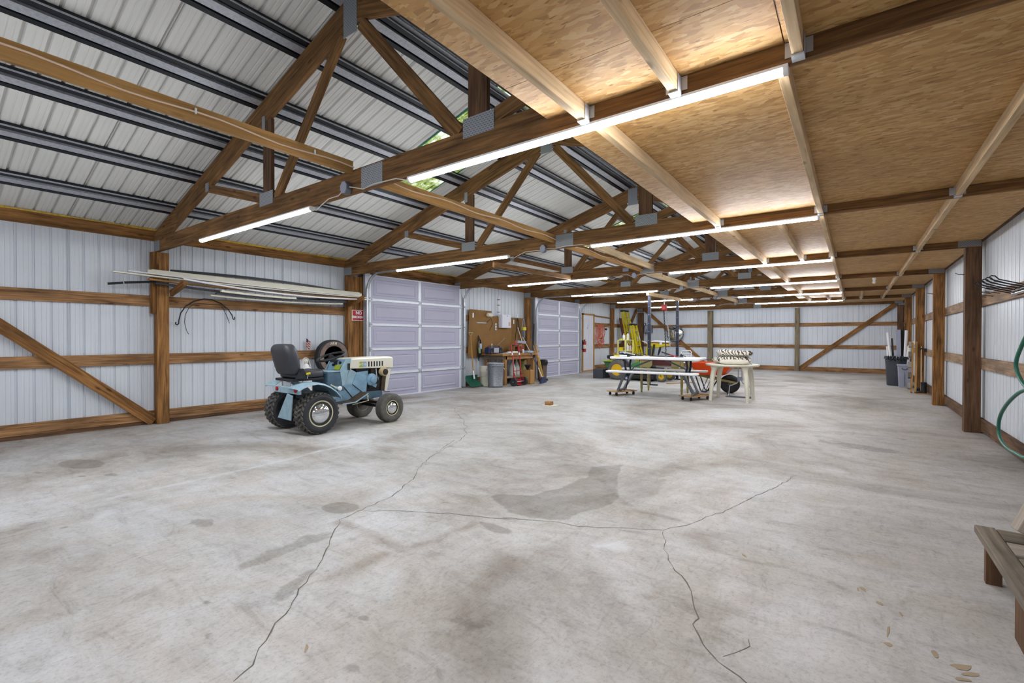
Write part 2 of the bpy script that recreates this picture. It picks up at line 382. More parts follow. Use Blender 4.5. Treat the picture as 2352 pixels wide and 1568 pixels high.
def tag(o, label=None, cat=None, group=None, kind=None):
    if label: o['label'] = label
    if cat: o['category'] = cat
    if group: o['group'] = group
    if kind: o['kind'] = kind
    return o
def thing(name, label, cat, loc=(0, 0, 0), rz=0, group=None):
    o = bpy.data.objects.new(name, None); COL.objects.link(o); o.empty_display_size = .1
    o.location = loc; o.rotation_euler = (0, 0, rz)
    WM[o] = Matrix.Translation(loc) @ Matrix.Rotation(rz, 4, 'Z')
    return tag(o, label, cat, group)
def one(mb, name, mats, label, cat, group=None, **k):
    return tag(mb.build(name, mats, **k), label, cat, group)
def struct(mb, name, mats, label=None, **k):
    return tag(mb.build(name, mats, **k), label, None, None, 'structure')
KIDS = {}
def dup(root, loc=None, rz=None, label=None, group=None):
    kids = {}
    for o in list(COL.objects):
        if o.parent: kids.setdefault(o.parent, []).append(o)
    def cp(o, par):
        c = o.copy(); COL.objects.link(c)
        if par is not None: c.parent = par
        for k in kids.get(o, []): cp(k, c)
        return c
    r = cp(root, None)
    if loc is not None: r.location = loc
    if rz is not None: r.rotation_euler = (0, 0, rz)
    if label: r['label'] = label
    if group: r['group'] = group
    return r
def text(body, size, parent, mat, mtx, name='lettering', ext=.0006, bold=.0):
    cu = bpy.data.curves.new('t', 'FONT'); cu.body = body; cu.size = size; cu.extrude = ext; cu.offset = bold
    cu.align_x = 'CENTER'; cu.align_y = 'CENTER'
    t = bpy.data.objects.new('t', cu); COL.objects.link(t)
    bpy.context.view_layer.update()
    me = bpy.data.meshes.new_from_object(t.evaluated_get(bpy.context.evaluated_depsgraph_get()))
    bpy.data.objects.remove(t); me.name = name
    me.materials.clear(); me.materials.append(M[mat])
    me.transform(WM[parent].inverted() @ mtx)
    o = bpy.data.objects.new(name, me); COL.objects.link(o); o.parent = parent; WM[o] = WM[parent]
    return o
def arc(c, r, a0, a1, n, pl='yz', x=0):
    out = []
    for i in range(n+1):
        a = math.radians(a0+(a1-a0)*i/n); p, q = c[0]+r*math.cos(a), c[1]+r*math.sin(a)
        out.append({'yz': (x, p, q), 'xz': (p, x, q), 'xy': (p, q, x)}[pl])
    return out
ORD = ['first', 'second', 'third', 'fourth', 'fifth', 'sixth', 'seventh', 'eighth', 'ninth', 'tenth']
EXPOSURE = 1.45
STAINS = [
(0,0.04,0.85,[(-2.27,2.81),(-2.22,2.9),(-2.02,3.01),(-1.93,3.3),(-1.9,3.71),(-2.01,4.02),(-1.79,4.3),(-1.75,4.12),(-1.64,3.78),(-1.44,3.37),(-1.44,3.08),(-1.55,2.89),(-1.54,2.73),(-1.64,2.68),(-1.81,2.62),(-1.96,2.64),(-2.15,2.73)]),
(0,0.03,1,[(-2.86,2.05),(-2.83,2),(-2.83,1.95),(-2.87,1.91),(-2.94,1.88),(-3.01,1.87),(-3.08,1.89),(-3.12,1.94),(-3.12,1.99),(-3.08,2.04),(-3.01,2.07),(-2.93,2.08)]),
(0,0.05,0.8,[(-3.39,1.33),(-3.35,1.3),(-3.35,1.27),(-3.38,1.24),(-3.42,1.22),(-3.48,1.21),(-3.54,1.22),(-3.57,1.24),(-3.58,1.27),(-3.55,1.31),(-3.5,1.33),(-3.44,1.34)]),
(0,0.05,1,[(-5.79,1.31),(-5.71,1.27),(-5.7,1.21),(-5.76,1.14),(-5.87,1.08),(-6.01,1.04),(-6.15,1.04),(-6.25,1.08),(-6.27,1.15),(-6.21,1.22),(-6.08,1.29),(-5.93,1.32)]),
(0,0.03,0.9,[(-5.24,1.29),(-5.22,1.28),(-5.22,1.26),(-5.25,1.24),(-5.28,1.21),(-5.33,1.2),(-5.37,1.2),(-5.39,1.22),(-5.39,1.24),(-5.36,1.26),(-5.32,1.28),(-5.28,1.29)]),
(0,0.02,0.9,[(-5.41,1.11),(-5.39,1.1),(-5.39,1.09),(-5.41,1.07),(-5.43,1.06),(-5.47,1.05),(-5.49,1.05),(-5.51,1.06),(-5.51,1.07),(-5.49,1.09),(-5.47,1.1),(-5.43,1.11)]),
(0,0.02,0.9,[(-5.89,0.9),(-5.87,0.89),(-5.87,0.88),(-5.88,0.86),(-5.91,0.85),(-5.94,0.84),(-5.97,0.84),(-5.99,0.85),(-5.99,0.86),(-5.98,0.88),(-5.95,0.89),(-5.92,0.9)]),
(0,0.05,0.62,[(-2.67,1.11),(-2.55,1.11),(-2.55,1.34),(-2.54,1.66),(-2.66,1.73),(-2.75,1.58)]),
(0,0.05,0.9,[(-2.18,1.09),(-2.25,1.17),(-2.32,1.33),(-2.29,1.38),(-2.24,1.33),(-2.18,1.22),(-2.12,1.12)]),
(1,0.06,0.9,[(-2.16,1.31),(-2.1,1.32),(-2.04,1.62),(-2.11,1.76),(-2.2,1.71),(-2.19,1.51)]),
(0,0.03,0.9,[(-1.45,1.06),(-1.44,1.05),(-1.45,1.03),(-1.46,1.02),(-1.48,1.01),(-1.5,1),(-1.52,1.01),(-1.53,1.02),(-1.53,1.04),(-1.52,1.06),(-1.5,1.07),(-1.47,1.07)]),
(1,0.15,1,[(-1.54,1.51),(-1.58,1.63),(-1.6,2),(-1.5,2.21),(-1.4,2.47),(-1.35,2.39),(-1.39,2.16),(-1.4,1.91),(-1.39,1.7),(-1.24,1.57),(-1.24,1.41),(-1.11,1.39),(-0.99,1.34),(-1.13,1.28),(-1.32,1.3)]),
(0,0.12,0.62,[(-1.42,1.4),(-1.44,1.55),(-1.31,1.6),(-1.23,1.56),(-1.24,1.43),(-1.35,1.38)]),
(1,0.08,0.8,[(-0.93,2.94),(-0.84,3.11),(-0.62,3.17),(-0.64,2.99),(-0.54,2.85),(-0.72,2.77)]),
(1,0.2,0.7,[(-0.42,2.53),(-0.27,2.54),(-0.31,2.38),(-0.44,2.12),(-0.48,1.92),(-0.53,2.08),(-0.52,2.31)]),
(0,0.1,0.6,[(-0.53,2.07),(-0.37,2.23),(-0.32,2.08),(-0.41,1.92),(-0.47,1.96)]),
(0,0.03,0.75,[(-2.03,2.37),(-1.91,2.41),(-1.72,2.39),(-1.72,2.31),(-1.86,2.29)]),
(0,0.05,0.6,[(-0.41,6.9),(0.33,6.65),(0.5,6.47),(0.22,6.32),(-0.35,6.56)]),
(1,0.3,0.5,[(-0.06,5.67),(0.58,5.85),(0.48,5.28),(-0.08,4.93)]),
(1,0.3,0.6,[(0.02,2.66),(0.26,2.8),(0.29,2.72),(0.15,2.32),(-0.05,2.15),(-0.09,2.3)]),
(1,0.25,0.6,[(-3.81,0.41),(-3.82,0.68),(-3.44,0.81),(-3.23,0.66),(-3.32,0.43),(-3.37,0.36)]),
(1,0.25,0.5,[(-2.55,0.27),(-2.45,0.43),(-2.3,0.71),(-2.25,0.58),(-2.3,0.35),(-2.42,0.26)]),
(0,0.02,0.9,[(-1.69,1.27),(-1.69,1.26),(-1.69,1.25),(-1.7,1.24),(-1.71,1.24),(-1.72,1.24),(-1.73,1.24),(-1.74,1.25),(-1.74,1.26),(-1.73,1.27),(-1.72,1.27),(-1.71,1.27)]),
(0,0.02,0.9,[(-2.38,0.92),(-2.37,0.91),(-2.37,0.9),(-2.38,0.9),(-2.39,0.89),(-2.4,0.89),(-2.42,0.89),(-2.42,0.9),(-2.42,0.9),(-2.42,0.91),(-2.4,0.92),(-2.39,0.92)]),
(0,0.015,0.9,[(-2.4,1.05),(-2.39,1.05),(-2.39,1.04),(-2.4,1.04),(-2.4,1.03),(-2.41,1.03),(-2.42,1.03),(-2.42,1.04),(-2.42,1.04),(-2.42,1.05),(-2.42,1.05),(-2.41,1.05)]),
(0,0.02,0.9,[(-4.05,0.74),(-4.04,0.73),(-4.04,0.72),(-4.05,0.71),(-4.07,0.7),(-4.09,0.7),(-4.11,0.7),(-4.12,0.7),(-4.12,0.71),(-4.11,0.72),(-4.09,0.73),(-4.07,0.74)]),
(2,0.2,0.55,[(-1.37,2.38),(-1.4,2.63),(-1.12,2.79),(-0.89,2.56),(-1.16,2.33)]),
(2,0.3,0.7,[(-4.49,0.85),(-4.48,1.03),(-4,1.06),(-3.75,0.93),(-4.04,0.84)]),
(2,0.2,0.7,[(-5.17,2.97),(-4.76,3.58),(-4.5,3.69),(-4.52,3.25)]),
(1,0.3,0.45,[(-6.88,7.29),(-6.35,7.82),(-4.74,6.94),(-4.43,6.41),(-4.95,6.02),(-5.67,6.15)]),
(0,0.04,0.9,[(0.41,7.4),(0.54,7.45),(0.48,7.3)]),
(0,0.08,0.6,[(-4,10.21),(-3.88,10.31),(-3.81,10.07),(-3.89,10.05)])]
STREAKS = [
(2,0.12,0.62,[(-4.54,1.05),(-4.54,1.23),(-4.53,1.59),(-4.54,2.08),(-4.63,2.79),(-4.61,3.46)]),
(1,0.1,0.8,[(-2.73,1.81),(-2.47,1.84),(-2.1,1.8),(-2.03,2),(-2.01,2.35)]),
(1,0.08,0.7,[(-1.75,3.7),(-1.42,3.32),(-1.2,3.18),(-0.96,3.18)])]
CRACKS = [
([(-1.77,0.75),(-1.8,0.83),(-1.88,0.89),(-1.99,1.01),(-2.05,1.11),(-2.12,1.18),(-2.25,1.32),(-2.35,1.45),(-2.45,1.54),(-2.66,1.73),(-2.78,1.84),(-2.81,2),(-2.86,2.35),(-2.98,2.56),(-3.06,2.75),(-3.29,3.01),(-3.53,3.44),(-3.85,4.1)],0.011),
([(-2.82,2.01),(-2.56,2.2),(-2.21,2.38),(-1.85,2.53),(-1.92,2.52),(-1.57,2.68),(-1.44,2.69),(-1.13,2.88),(-0.97,2.96),(-0.91,3.08),(-0.82,3.3),(-0.71,3.62),(-0.63,3.96),(-0.52,4.35),(-0.42,4.84)],0.008),
([(-0.97,2.95),(-0.9,2.76),(-0.82,2.58),(-0.71,2.45),(-0.63,2.33),(-0.59,2.22),(-0.54,2.12),(-0.55,2.06),(-0.48,1.95),(-0.43,1.9),(-0.37,1.86),(-0.3,1.82)],0.009),
([(-5.58,5.96),(-5.36,5.71),(-4.94,5.37),(-4.67,5.18),(-4.45,4.93),(-4.28,4.83),(-4.16,4.62),(-3.97,4.47),(-3.82,4.19),(-3.69,3.9),(-3.61,3.67),(-3.54,3.49)],0.012),
([(-0.4,1.92),(-0.34,2.02),(-0.34,2.09)],0.005)]
SPOTS = [(.04, 2.845, .014, .03, .3), (.02, 2.83, .004, .02, 0), (.10, 2.737, .012, .02, 1), (.12, 2.50, .005, .06, -.1), (.117, 2.389, .014, .018, .5), (.259, 2.42, .010, .026, .1),
 (-.494, 2.887, .008, .02, .8), (.33, 2.387, .018, .045, -1.0), (.345, 2.35, .012, .04, -1.0), (.174, 2.686, .006, .02, .2), (.32, 2.30, .01, .03, -1.1), (-1.73, 1.0, .008, .03, .9)]
# ---------------------------------------------------------------- building constants (metres)
Y1, SP, HGT = 2.346, 3.05, 1.22
TY = [Y1+SP*i for i in range(6)]          # front faces of the six free trusses
YE = 20.60                                  # end wall framing
YB = -3.75                                  # wall behind the camera
XL, XR, XC = -7.97, 1.32, -3.325
RS = .30
def zr(x): return 2.68+RS*((x-XL) if x <= XC else (2*XC-x-XL))      # rafter top
# ---------------------------------------------------------------- ribbed steel
def ribprof(a, b, phase=1.457, dp=1.0):
    """(position, depth) outline of 6 inch ribbed sheet between a and b"""
    out = [(a, 0)]; k = math.floor((a-phase)/.1524)
    while True:
        c = phase+k*.1524
        if c > b: break
        seam = (k % 6 == 0)
        pr = [(-.015, 0), (-.008, .016), (.008, .016), (.015, 0), (.055, 0), (.060, .003), (.066, .003), (.071, 0), (.098, 0), (.103, .003), (.109, .003), (.114, 0)]
        if seam: pr = [(-.015, 0), (-.008, .016), (.002, .016), (.0035, .004), (.006, .004), (.0075, .016), (.018, .016), (.025, 0)]+pr[4:]
        for d, h in pr:
            if a < c+d < b: out.append((c+d, h*dp))
        k += 1
    out.append((b, 0)); return out
def ribsheet(prof, A, B):
    """A(t,h), B(t,h) give both ends of each rib line"""
    m = MB(); n = len(prof)
    vs = [A(t, h) for t, h in prof]+[B(t, h) for t, h in prof]
    return m.add(vs, [(i, i+1, n+i+1, n+i) for i in range(n-1)])
prof = ribprof(YB, YE+.06)
XLM, XRM = XL-.04, XR+.04
def wallpart(y0, y1, z0, z1, x, sg):
    p = ribprof(y0, y1)
    return ribsheet(p, lambda t, h: (x+sg*h, t, z0), lambda t, h: (x+sg*h, t, z1))
# left wall steel runs between the doors
wl = MB()
m = wallpart(YB, YE+.06, 0, 2.74, XLM, -1); wl.add(m.v, m.f)
struct(wl, 'wall_left', 'wall', 'white ribbed steel side wall behind the blue tractor', keep=True)
struct(wallpart(YB, YE+.06, 0, 2.74, XRM, 1), 'wall_right', 'wall', 'white ribbed steel side wall beside the green hose', keep=True)
px = ribprof(XLM, XRM, -7.2)
def gz(x): return zr(max(XL, min(XR, x)))+.055
struct(ribsheet(px, lambda t, h: (t, YE+.05+h, 0), lambda t, h: (t, YE+.05+h, gz(t))), 'wall_far', 'wall', 'white ribbed steel end wall at the far end', keep=True)
struct(ribsheet(px, lambda t, h: (t, YB-h, 0), lambda t, h: (t, YB-h, gz(t))), 'wall_back', 'wall', 'white ribbed steel end wall behind the camera', keep=True)
# roof steel, with gaps for the clear panels
SKY = [(4.27, 5.18, -5.75, -0.9), (10.37-.37, 10.91, -5.75, -0.9)]
def roofside(left):
    m = MB(); xe, xr = (XLM-.1, XC) if left else (XRM+.1, XC)
    def z(x): return (2.68+RS*(x-XL) if left else 2.68+RS*(XR-x))+.062
    cuts = [YB-.1]+[v for s in SKY for v in s[:2]]+[YE+.12]
    for i in range(len(cuts)-1):
        y0, y1 = cuts[i], cuts[i+1]; p = ribprof(y0, y1, dp=1.5)
        ranges = [(xe, xr)]
        if i % 2 == 1: ranges = [(xe, SKY[0][2] if left else SKY[0][3])]
        for a, b in ranges:
            k = ribsheet(p, lambda t, h: (a, t, z(a)+h), lambda t, h: (b, t, z(b)+h)); m.add(k.v, k.f)
    return m
struct(roofside(True), 'ceiling_left', 'roof', 'white ribbed roof steel over the left slope', keep=True)
struct(roofside(False), 'ceiling_right', 'roof', 'white ribbed roof steel over the right slope', keep=True)
for i, (y0, y1, xa, xb) in enumerate(SKY):
    p = ribprof(y0, y1); m = MB()
    def zz(x): return (2.68+RS*(x-XL) if x <= XC else 2.68+RS*(XR-x))+.063
    for a, b in ((xa, XC), (XC, xb)):
        k = ribsheet(p, lambda t, h: (a, t, zz(a)+h), lambda t, h: (b, t, zz(b)+h)); m.add(k.v, k.f)
    w = struct(m, 'window_%d' % (i+1), 'skylight', 'clear roof panel with painted tree view %s the truss with the longest light' % ('just behind' if i == 0 else 'far behind'), keep=True)
    f = MB()
    for y in (y0, y1):
        for a, b in ((xa, XC), (XC, xb)): f.bar((a, y, zz(a)-.008), (b, y, zz(b)-.008), .02 if y == y0 else .008, .012)
    tag(f.build('flashing', 'green', w), 'green metal flashing strip')
# ridge cap
r = MB()
for sg in (-1, 1): r.bar((XC+sg*.09, YB, zr(XC)+.03), (XC+sg*.09, YE, zr(XC)+.03), .15, .008)
struct(r, 'trim_1', 'galv', 'steel ridge strip at the roof peak')
# purlins: dark channel with a pale web
def purlin(xc, left):
    sg = 1 if left else -1; sl = math.atan(RS)*sg; ca, sa = math.cos(sl), math.sin(sl); z0 = zr(xc)+.06
    m = MB()
    def rect(u0, u1, d0, d1, mi):
        pts = [(u0, -d1), (u1, -d1), (u1, -d0), (u0, -d0)]
        poly = [(xc+u*ca-w*sa, z0+u*sa+w*ca) for u, w in pts]; m.prism(poly, 'y', YB, YE, mi)
    u = -1 if left else 1
    rect(-.112, -.066, 0, .050, 0); rect(.066, .112, 0, .050, 0); rect(-.066, .066, 0, .012, 0)
    rect(-.040, .040, .03, .057, 1)
    e = .114 if left else -.116
    rect(e-.001, e+.003, .034, .05, 1)
    return m
PX = [-7.30, -6.48, -5.72, -4.92, -4.12, -3.50]
for i, x in enumerate(PX):
    struct(purlin(x, True), 'roof_purlin', ['purlin', 'galv'], 'dark steel purlin under the left roof slope, %s up from the eave' % ORD[i])
for i, x in enumerate([2*XC-p for p in PX[::-1]]):
    struct(purlin(x, False), 'roof_purlin', ['purlin', 'galv'], 'dark steel purlin under the right roof slope, %s down from the ridge' % ORD[i])

# ---------------------------------------------------------------- floor with stains and cracks
def floor():
    xs = np.arange(XLM-.05, XRM+.06, .035); nearY = np.arange(YB, 9.5, .035); farY = np.arange(9.5, YE+.1, .14); ys = np.concatenate([nearY, farY])
    X, Y = np.meshgrid(xs, ys); nx, ny = len(xs), len(ys)
    P = np.stack([X.ravel(), Y.ravel()], 1)
    st = np.zeros((len(P), 3))
    def sd(poly):
        poly = np.array(poly); d = np.full(len(P), 1e9); ins = np.zeros(len(P), bool); k = len(poly)
        for i in range(k):
            a, b = poly[i], poly[(i+1) % k]; e = b-a; w = P-a
            t = np.clip((w@e)/(e@e+1e-12), 0, 1); d = np.minimum(d, np.hypot(*(w-t[:, None]*e).T))
            c = (a[1] > P[:, 1]) != (b[1] > P[:, 1])
            with np.errstate(divide='ignore', invalid='ignore'): xi = (b[0]-a[0])*(P[:, 1]-a[1])/(b[1]-a[1])+a[0]
            ins ^= c & (P[:, 0] < xi)
        return np.where(ins, d, -d)
    for ch, soft, amp, poly in STAINS:
        v = np.clip(.5+sd(poly)/(2*soft), 0, 1)*amp; st[:, ch] = np.maximum(st[:, ch], v)
    for ch, w, amp, line in STREAKS:
        L = np.array(line, float); d = np.full(len(P), 1e9)
        for a, b in zip(L[:-1], L[1:]):
            e = b-a; q = P-a; t = np.clip((q@e)/(e@e), 0, 1); d = np.minimum(d, np.hypot(*(q-t[:, None]*e).T))
        st[:, ch] = np.maximum(st[:, ch], np.clip(1-d/w, 0, 1)*amp)
    idx = np.arange(nx*ny).reshape(ny, nx)
    F = np.stack([idx[:-1, :-1], idx[:-1, 1:], idx[1:, 1:], idx[1:, :-1]], -1).reshape(-1, 4)
    V = np.concatenate([P, np.zeros((len(P), 1))], 1)
    verts = V.tolist(); faces = F.tolist(); mi = [0]*len(faces)
    rnd = random.Random(3)
    for line, w in CRACKS:
        pts = []
        for (x0, y0), (x1, y1) in zip(line[:-1], line[1:]):
            n = max(2, int(math.hypot(x1-x0, y1-y0)/.05))
            for i in range(n):
                t = i/n; j = 0 if i == 0 else .013
                pts.append((x0+(x1-x0)*t+rnd.uniform(-j, j), y0+(y1-y0)*t+rnd.uniform(-j, j)))
        pts.append(line[-1]); o = len(verts)
        for i, (x, y) in enumerate(pts):
            a, b = pts[max(i-1, 0)], pts[min(i+1, len(pts)-1)]; dx, dy = b[0]-a[0], b[1]-a[1]; l = math.hypot(dx, dy) or 1
            hw = w*rnd.uniform(.15, .75)/2
            verts += [[x-dy/l*hw, y+dx/l*hw, .0012], [x+dy/l*hw, y-dx/l*hw, .0012]]
        for i in range(len(pts)-1): faces.append([o+2*i, o+2*i+1, o+2*i+3, o+2*i+2]); mi.append(1)
    for x, y, a, b, g in SPOTS:
        o = len(verts); k = 9
        for i in range(k):
            t = 2*PI*i/k; q = rnd.uniform(.6, 1.2); u, v = a*q*math.cos(t), b*q*math.sin(t)
            verts.append([x+u*math.cos(g)-v*math.sin(g), y+u*math.sin(g)+v*math.cos(g), .0013])
        faces.append(list(range(o, o+k))); mi.append(2)
    me = bpy.data.meshes.new('floor'); me.from_pydata(verts, [], faces)
    me.materials.append(M['concrete']); me.materials.append(M['crack']); me.materials.append(M['ruststain']); me.polygons.foreach_set('material_index', mi)
    ca = me.color_attributes.new('stain', 'FLOAT_COLOR', 'POINT')
    full = np.zeros((len(verts), 4), np.float32); full[:, 3] = 1; full[:len(P), :3] = st; ca.data.foreach_set('color', full.ravel())
    o = bpy.data.objects.new('floor', me); COL.objects.link(o); tag(o, 'stained and cracked grey concrete slab', kind='structure')
floor()

# ---------------------------------------------------------------- girts, headers, skirts
def girt(name, label, p, q, w, h, mat='girt'):
    m = MB(); m.bar(p, q, w, h); struct(m, name, mat, label)
n = 1
LSEG = [(YB, 5.72, 'ahead of the wide garage door', 1), (8.62, 11.78, 'between the garage doors', 1), (16.12, YE, 'past the white entry door', 1)]
for y0, y1, where, _ in LSEG:
    for z0, z1, nm in ((.05, .186, 'skirt board'), (.842, .986, 'middle girt'), (1.657, 1.802, 'upper girt')):
        girt('baseboard_left' if z0 < .1 else 'trim_%d' % (n+1), 'brown %s on the garage door wall %s' % (nm, where), (XL-.019, y0, (z0+z1)/2), (XL-.019, y1, (z0+z1)/2), .038, z1-z0); n += 1
    m = MB(); m.bar((XL-.022, y0, .024), (XL-.022, y1, .024), .03, .048); struct(m, 'baseboard_left', 'darkpost', 'dark lower skirt board on the garage door wall %s' % where)
girt('trim_%d' % (n+1), 'brown eave header along the garage door wall', (XL-.019, YB, 2.648), (XL-.019, YE, 2.648), .038, .146, 'post'); n += 1
m = MB(); 
rr = random.Random(5); y = YB
while y < YE:
    l = rr.uniform(.08, .3); m.bar((XL-.012, y, 2.728), (XL-.012, y+l, 2.728), .05, rr.uniform(.012, .03)); y += l
struct(m, 'trim_%d' % (n+1), 'foam', 'ragged yellow foam strip on top of the left eave header'); n += 1
girt('trim_%d' % (n+1), 'thin brown rail above the white entry door', (XL-.019, 15.12, 2.10), (XL-.019, 17.6, 2.02), .038, .05); n += 1
for z0, z1, nm, mt in ((.03, .185, 'skirt board', 'darkpost'), (.83, .972, 'middle girt', 'rgirt'), (1.64, 1.782, 'upper girt', 'rgirt'), (2.50, 2.61, 'eave header', 'darkpost')):
    girt('baseboard_right' if z0 < .1 else 'trim_%d' % (n+1), 'brown %s along the hose wall' % nm, (XR+.019, YB, (z0+z1)/2), (XR+.019, YE, (z0+z1)/2), .038, z1-z0, mt); n += 1
for z0, z1, nm in ((.0, .169, 'skirt board'), (.853, .985, 'middle girt'), (1.671, 1.801, 'upper girt')):
    girt('baseboard_far' if z0 < .1 else 'trim_%d' % (n+1), 'brown %s along the far end wall' % nm, (XLM, YE+.019, (z0+z1)/2), (XRM, YE+.019, (z0+z1)/2), .038, z1-z0); n += 1

# ---------------------------------------------------------------- posts
def post(x0, x1, y0, y1, z1, mat, label, extra=None):
    m = MB(); m.box(x0, x1, y0, y1, 0, z1)
    if extra:
        for e in extra: m.box(*e)
    return one(m, 'timber_post', mat, label, 'post', 'timber wall posts', bev=.004)
LN = ['garage wall post nearest the camera, diagonal brace at its foot', 'garage wall post carrying the red no smoking sign', 'garage wall post just past the wide garage door', 'garage wall post beside the narrower garage door and tall broom', 'garage wall post just before the white entry door', 'garage wall post between orange cord coil and ladders']
for i, y in enumerate(TY):
    yo = {1: .0, 2: .05, 3: .0, 4: .06}.get(i, 0)
    if i == 0: ex = [(XL, XL+.04, y-.05, y-.002, 1.55, 2.41), (XL+.04, XL+.09, y-.04, y-.002, 1.55, 2.41)]
    elif i == 1: ex = [(XL, XL+.10, y+.145, y+.27, 0, 2.41), (XL, XL+.12, y+.272, y+.40, 0, 2.41)]
    elif i == 3: ex = [(XL, XL+.11, y+.145, y+.23, 0, 2.41)]
    else: ex = None
    y0 = y if i not in (2, 4) else y+.11
    post(XL, -7.85, y0, y0+.143, 2.408, 'post' if i else 'post', 'brown '+LN[i], ex)
RN = ['nearest tall post on the hose wall, left of the green hose', 'second post along the hose wall from the camera', 'hose wall post behind the leaning wooden slats', 'hose wall post behind the bin of white tubes']
for i in range(2, 6):
    y = TY[i]; post(1.163, XR, y, y+.143, 2.408, 'darkpost' if i == 2 else 'post', ('dark brown ' if i == 2 else 'brown ')+RN[i-2])
for x0, x1, mt, lb in ((-7.92, -7.69, 'darkpost', 'dark post in the far left corner behind the ladders'), (-4.93, -4.74, 'greypost', 'olive weathered end wall post right of the round mirror'), (-1.82, -1.67, 'greypost', 'olive weathered end wall post at the foot of the long diagonal brace'), (1.165, 1.315, 'darkpost', 'dark post in the far right corner behind the white tubes')):
    post(x0, x1, YE-.15, YE-.002, 2.365, mt, lb)
# diagonal braces lie flat on the girts
def brace(p, q, lab, up, w=.04, h=.135):
    m = MB(); m.bar(p, q, w, h, 0, up); one(m, 'diagonal_brace', 'post', lab, 'brace', 'diagonal wall braces')
brace((XL+.022, -.62, 2.68), (XL+.022, 2.33, -.02+.06), 'long brown brace across the garage door wall ending at the first post', (0, .6, .7))
brace((-7.66, YE-.022, 2.52), (-4.96, YE-.022, .09), 'brown brace on the far wall passing behind the round mirror', (.6, 0, .7))
brace((-1.64, YE-.022, .12), (1.12, YE-.022, 2.40), 'brown brace rising to the far right corner', (-.6, 0, .7))
brace((XL+.022, YE-.2, 2.50), (XL+.022, YE-2.6, .25), 'brown brace on the garage door wall behind the ladders', (0, .6, .7))

# ---------------------------------------------------------------- trusses
def truss(y, label, right_end=XR):
    t = thing('roof_truss', label, 'truss', (XC, y+.02, 2.41), 0, 'timber roof trusses')
    c = y+.02; th = .038
    m = MB(); m.box(XL, -3.10, y, y+.038, 2.41, 2.60); m.box(-3.10, right_end, y, y+.038, 2.41, 2.60); m.build('bottom_chord', 'timber', t)
    for sg in (-1, 1):
        X = lambda x: x if sg < 0 else 2*XC-x
        Wb = lambda x: x if sg < 0 else 2*XC-x-.125
        xe = XL if sg < 0 else XL
        poly = [(X(xe+.02), zr(xe)+.006), (X(XC), zr(XC)), (X(XC), zr(XC)-.245), (X(XL+1.0), zr(XL+1.0)-.245), (X(XL+.66), 2.60), (X(xe+.02), 2.60)]
        if sg > 0: poly = poly[::-1]
        # rafter as a bar for the grain plus a heel wedge
        m = MB(); a, b = Vector((X(XL+.78), c, zr(XL+.78)-.122)), Vector((X(XC), c, zr(XC)-.122))
        m.bar(a, b, th, .234); m.prism([(X(XL+.01), zr(XL)+.002), (X(XL+.80), zr(XL+.80)), (X(XL+.86), zr(XL+.86)-.24), (X(XL+.60), 2.602), (X(XL+.01), 2.602)][::-sg], 'y', y, y+.038)
        m.build('rafter', 'timber', t)
        m = MB(); m.box(min(Wb(-4.85), Wb(-4.69)), max(Wb(-4.85), Wb(-4.69)), y+.002, y+.036, 2.60, zr(-4.77)-.24); m.build('web_post', 'darkpost', t)
        m = MB(); m.bar((Wb(-4.60), c, 2.60), (Wb(-3.52), c, 3.78), .034, .105); m.build('web_diagonal', 'timber', t)
        m = MB(); m.bar((Wb(-6.20), c, 2.985), (Wb(-4.86), c, 2.625), .034, .095); m.build('web_strut', 'timber', t)
        for x0, x1, z0, z1 in ((-4.915, -4.65, 2.55, 2.68), (-7.96, -7.74, 2.42, 2.56), (-6.23, -6.14, 2.94, 3.04), (-4.86, -4.80, 3.30, 3.45)):
            F = X if x0 < -7 else Wb
            pl = MB(); pl.box(min(F(x0), F(x1)), max(F(x0), F(x1)), y-.004, y, z0, z1); fix_plate(pl); pl.build('gusset_plate', 'plate', t)
    for q in ((-3.47, -3.29, 3.72, 4.03), (-3.23, -2.965, 2.42, 2.59)):
        pl = MB(); pl.box(q[0], q[1], y-.004, y, q[2], q[3]); fix_plate(pl); pl.build('gusset_plate', 'plate', t)
    return t
def fix_plate(m):
    m.uv = [[(m.v[i][0], m.v[i][2]) for i in f] for f in m.f]
TN = ['nearest roof truss, crossing above the camera view with the longest light', 'second roof truss from the camera, over the no smoking sign', 'third roof truss from the camera, over the workbench', 'fourth roof truss from the camera, over the narrower garage door', 'fifth roof truss from the camera, over the white entry door', 'sixth roof truss from the camera, last one with lights', ]
for i, y in enumerate(TY): truss(y, 'brown timber '+TN[i])
truss(YE-.04, 'brown timber truss against the far end wall')
truss(TY[0]-SP, 'brown timber roof truss directly behind the camera')

# lateral brace boards with cable between trusses
BR = [(-.66, Y1, -3.36, 2.62), (TY[0]+.04, TY[1], -3.26, 2.545), (TY[1]+.04, TY[2], -3.20, 2.50), (TY[2]+.04, TY[3], -3.24, 2.49), (TY[3]+.04, TY[4], -3.24, 2.49), (TY[4]+.04, TY[5], -3.26, 2.49)]
BN = [*['board running up to the %s roof truss from the camera' % o for o in ORD[:6]]]
for i, (y0, y1, x, z) in enumerate(BR):
    m = MB(); m.bar((x, y0, z), (x, y1-.002, z), .04, .10); one(m, 'lateral_brace', 'strip' if i < 3 else 'pale', 'tan lateral brace, '+BN[i], 'brace', 'lateral braces along the trusses')
m = MB()
for i, (y0, y1, x, z) in enumerate(BR[:3]):
    pts = [(x+.028, y0+(y1-y0)*k/24, z+.012+.012*math.sin(k*.9+i)-.0008*k) for k in range(25)]
    m.tube(pts, .006, 6)
cb = one(m, 'power_cable', 'romex', 'cream power cable stapled along the lateral braces', 'cable')
m = MB()
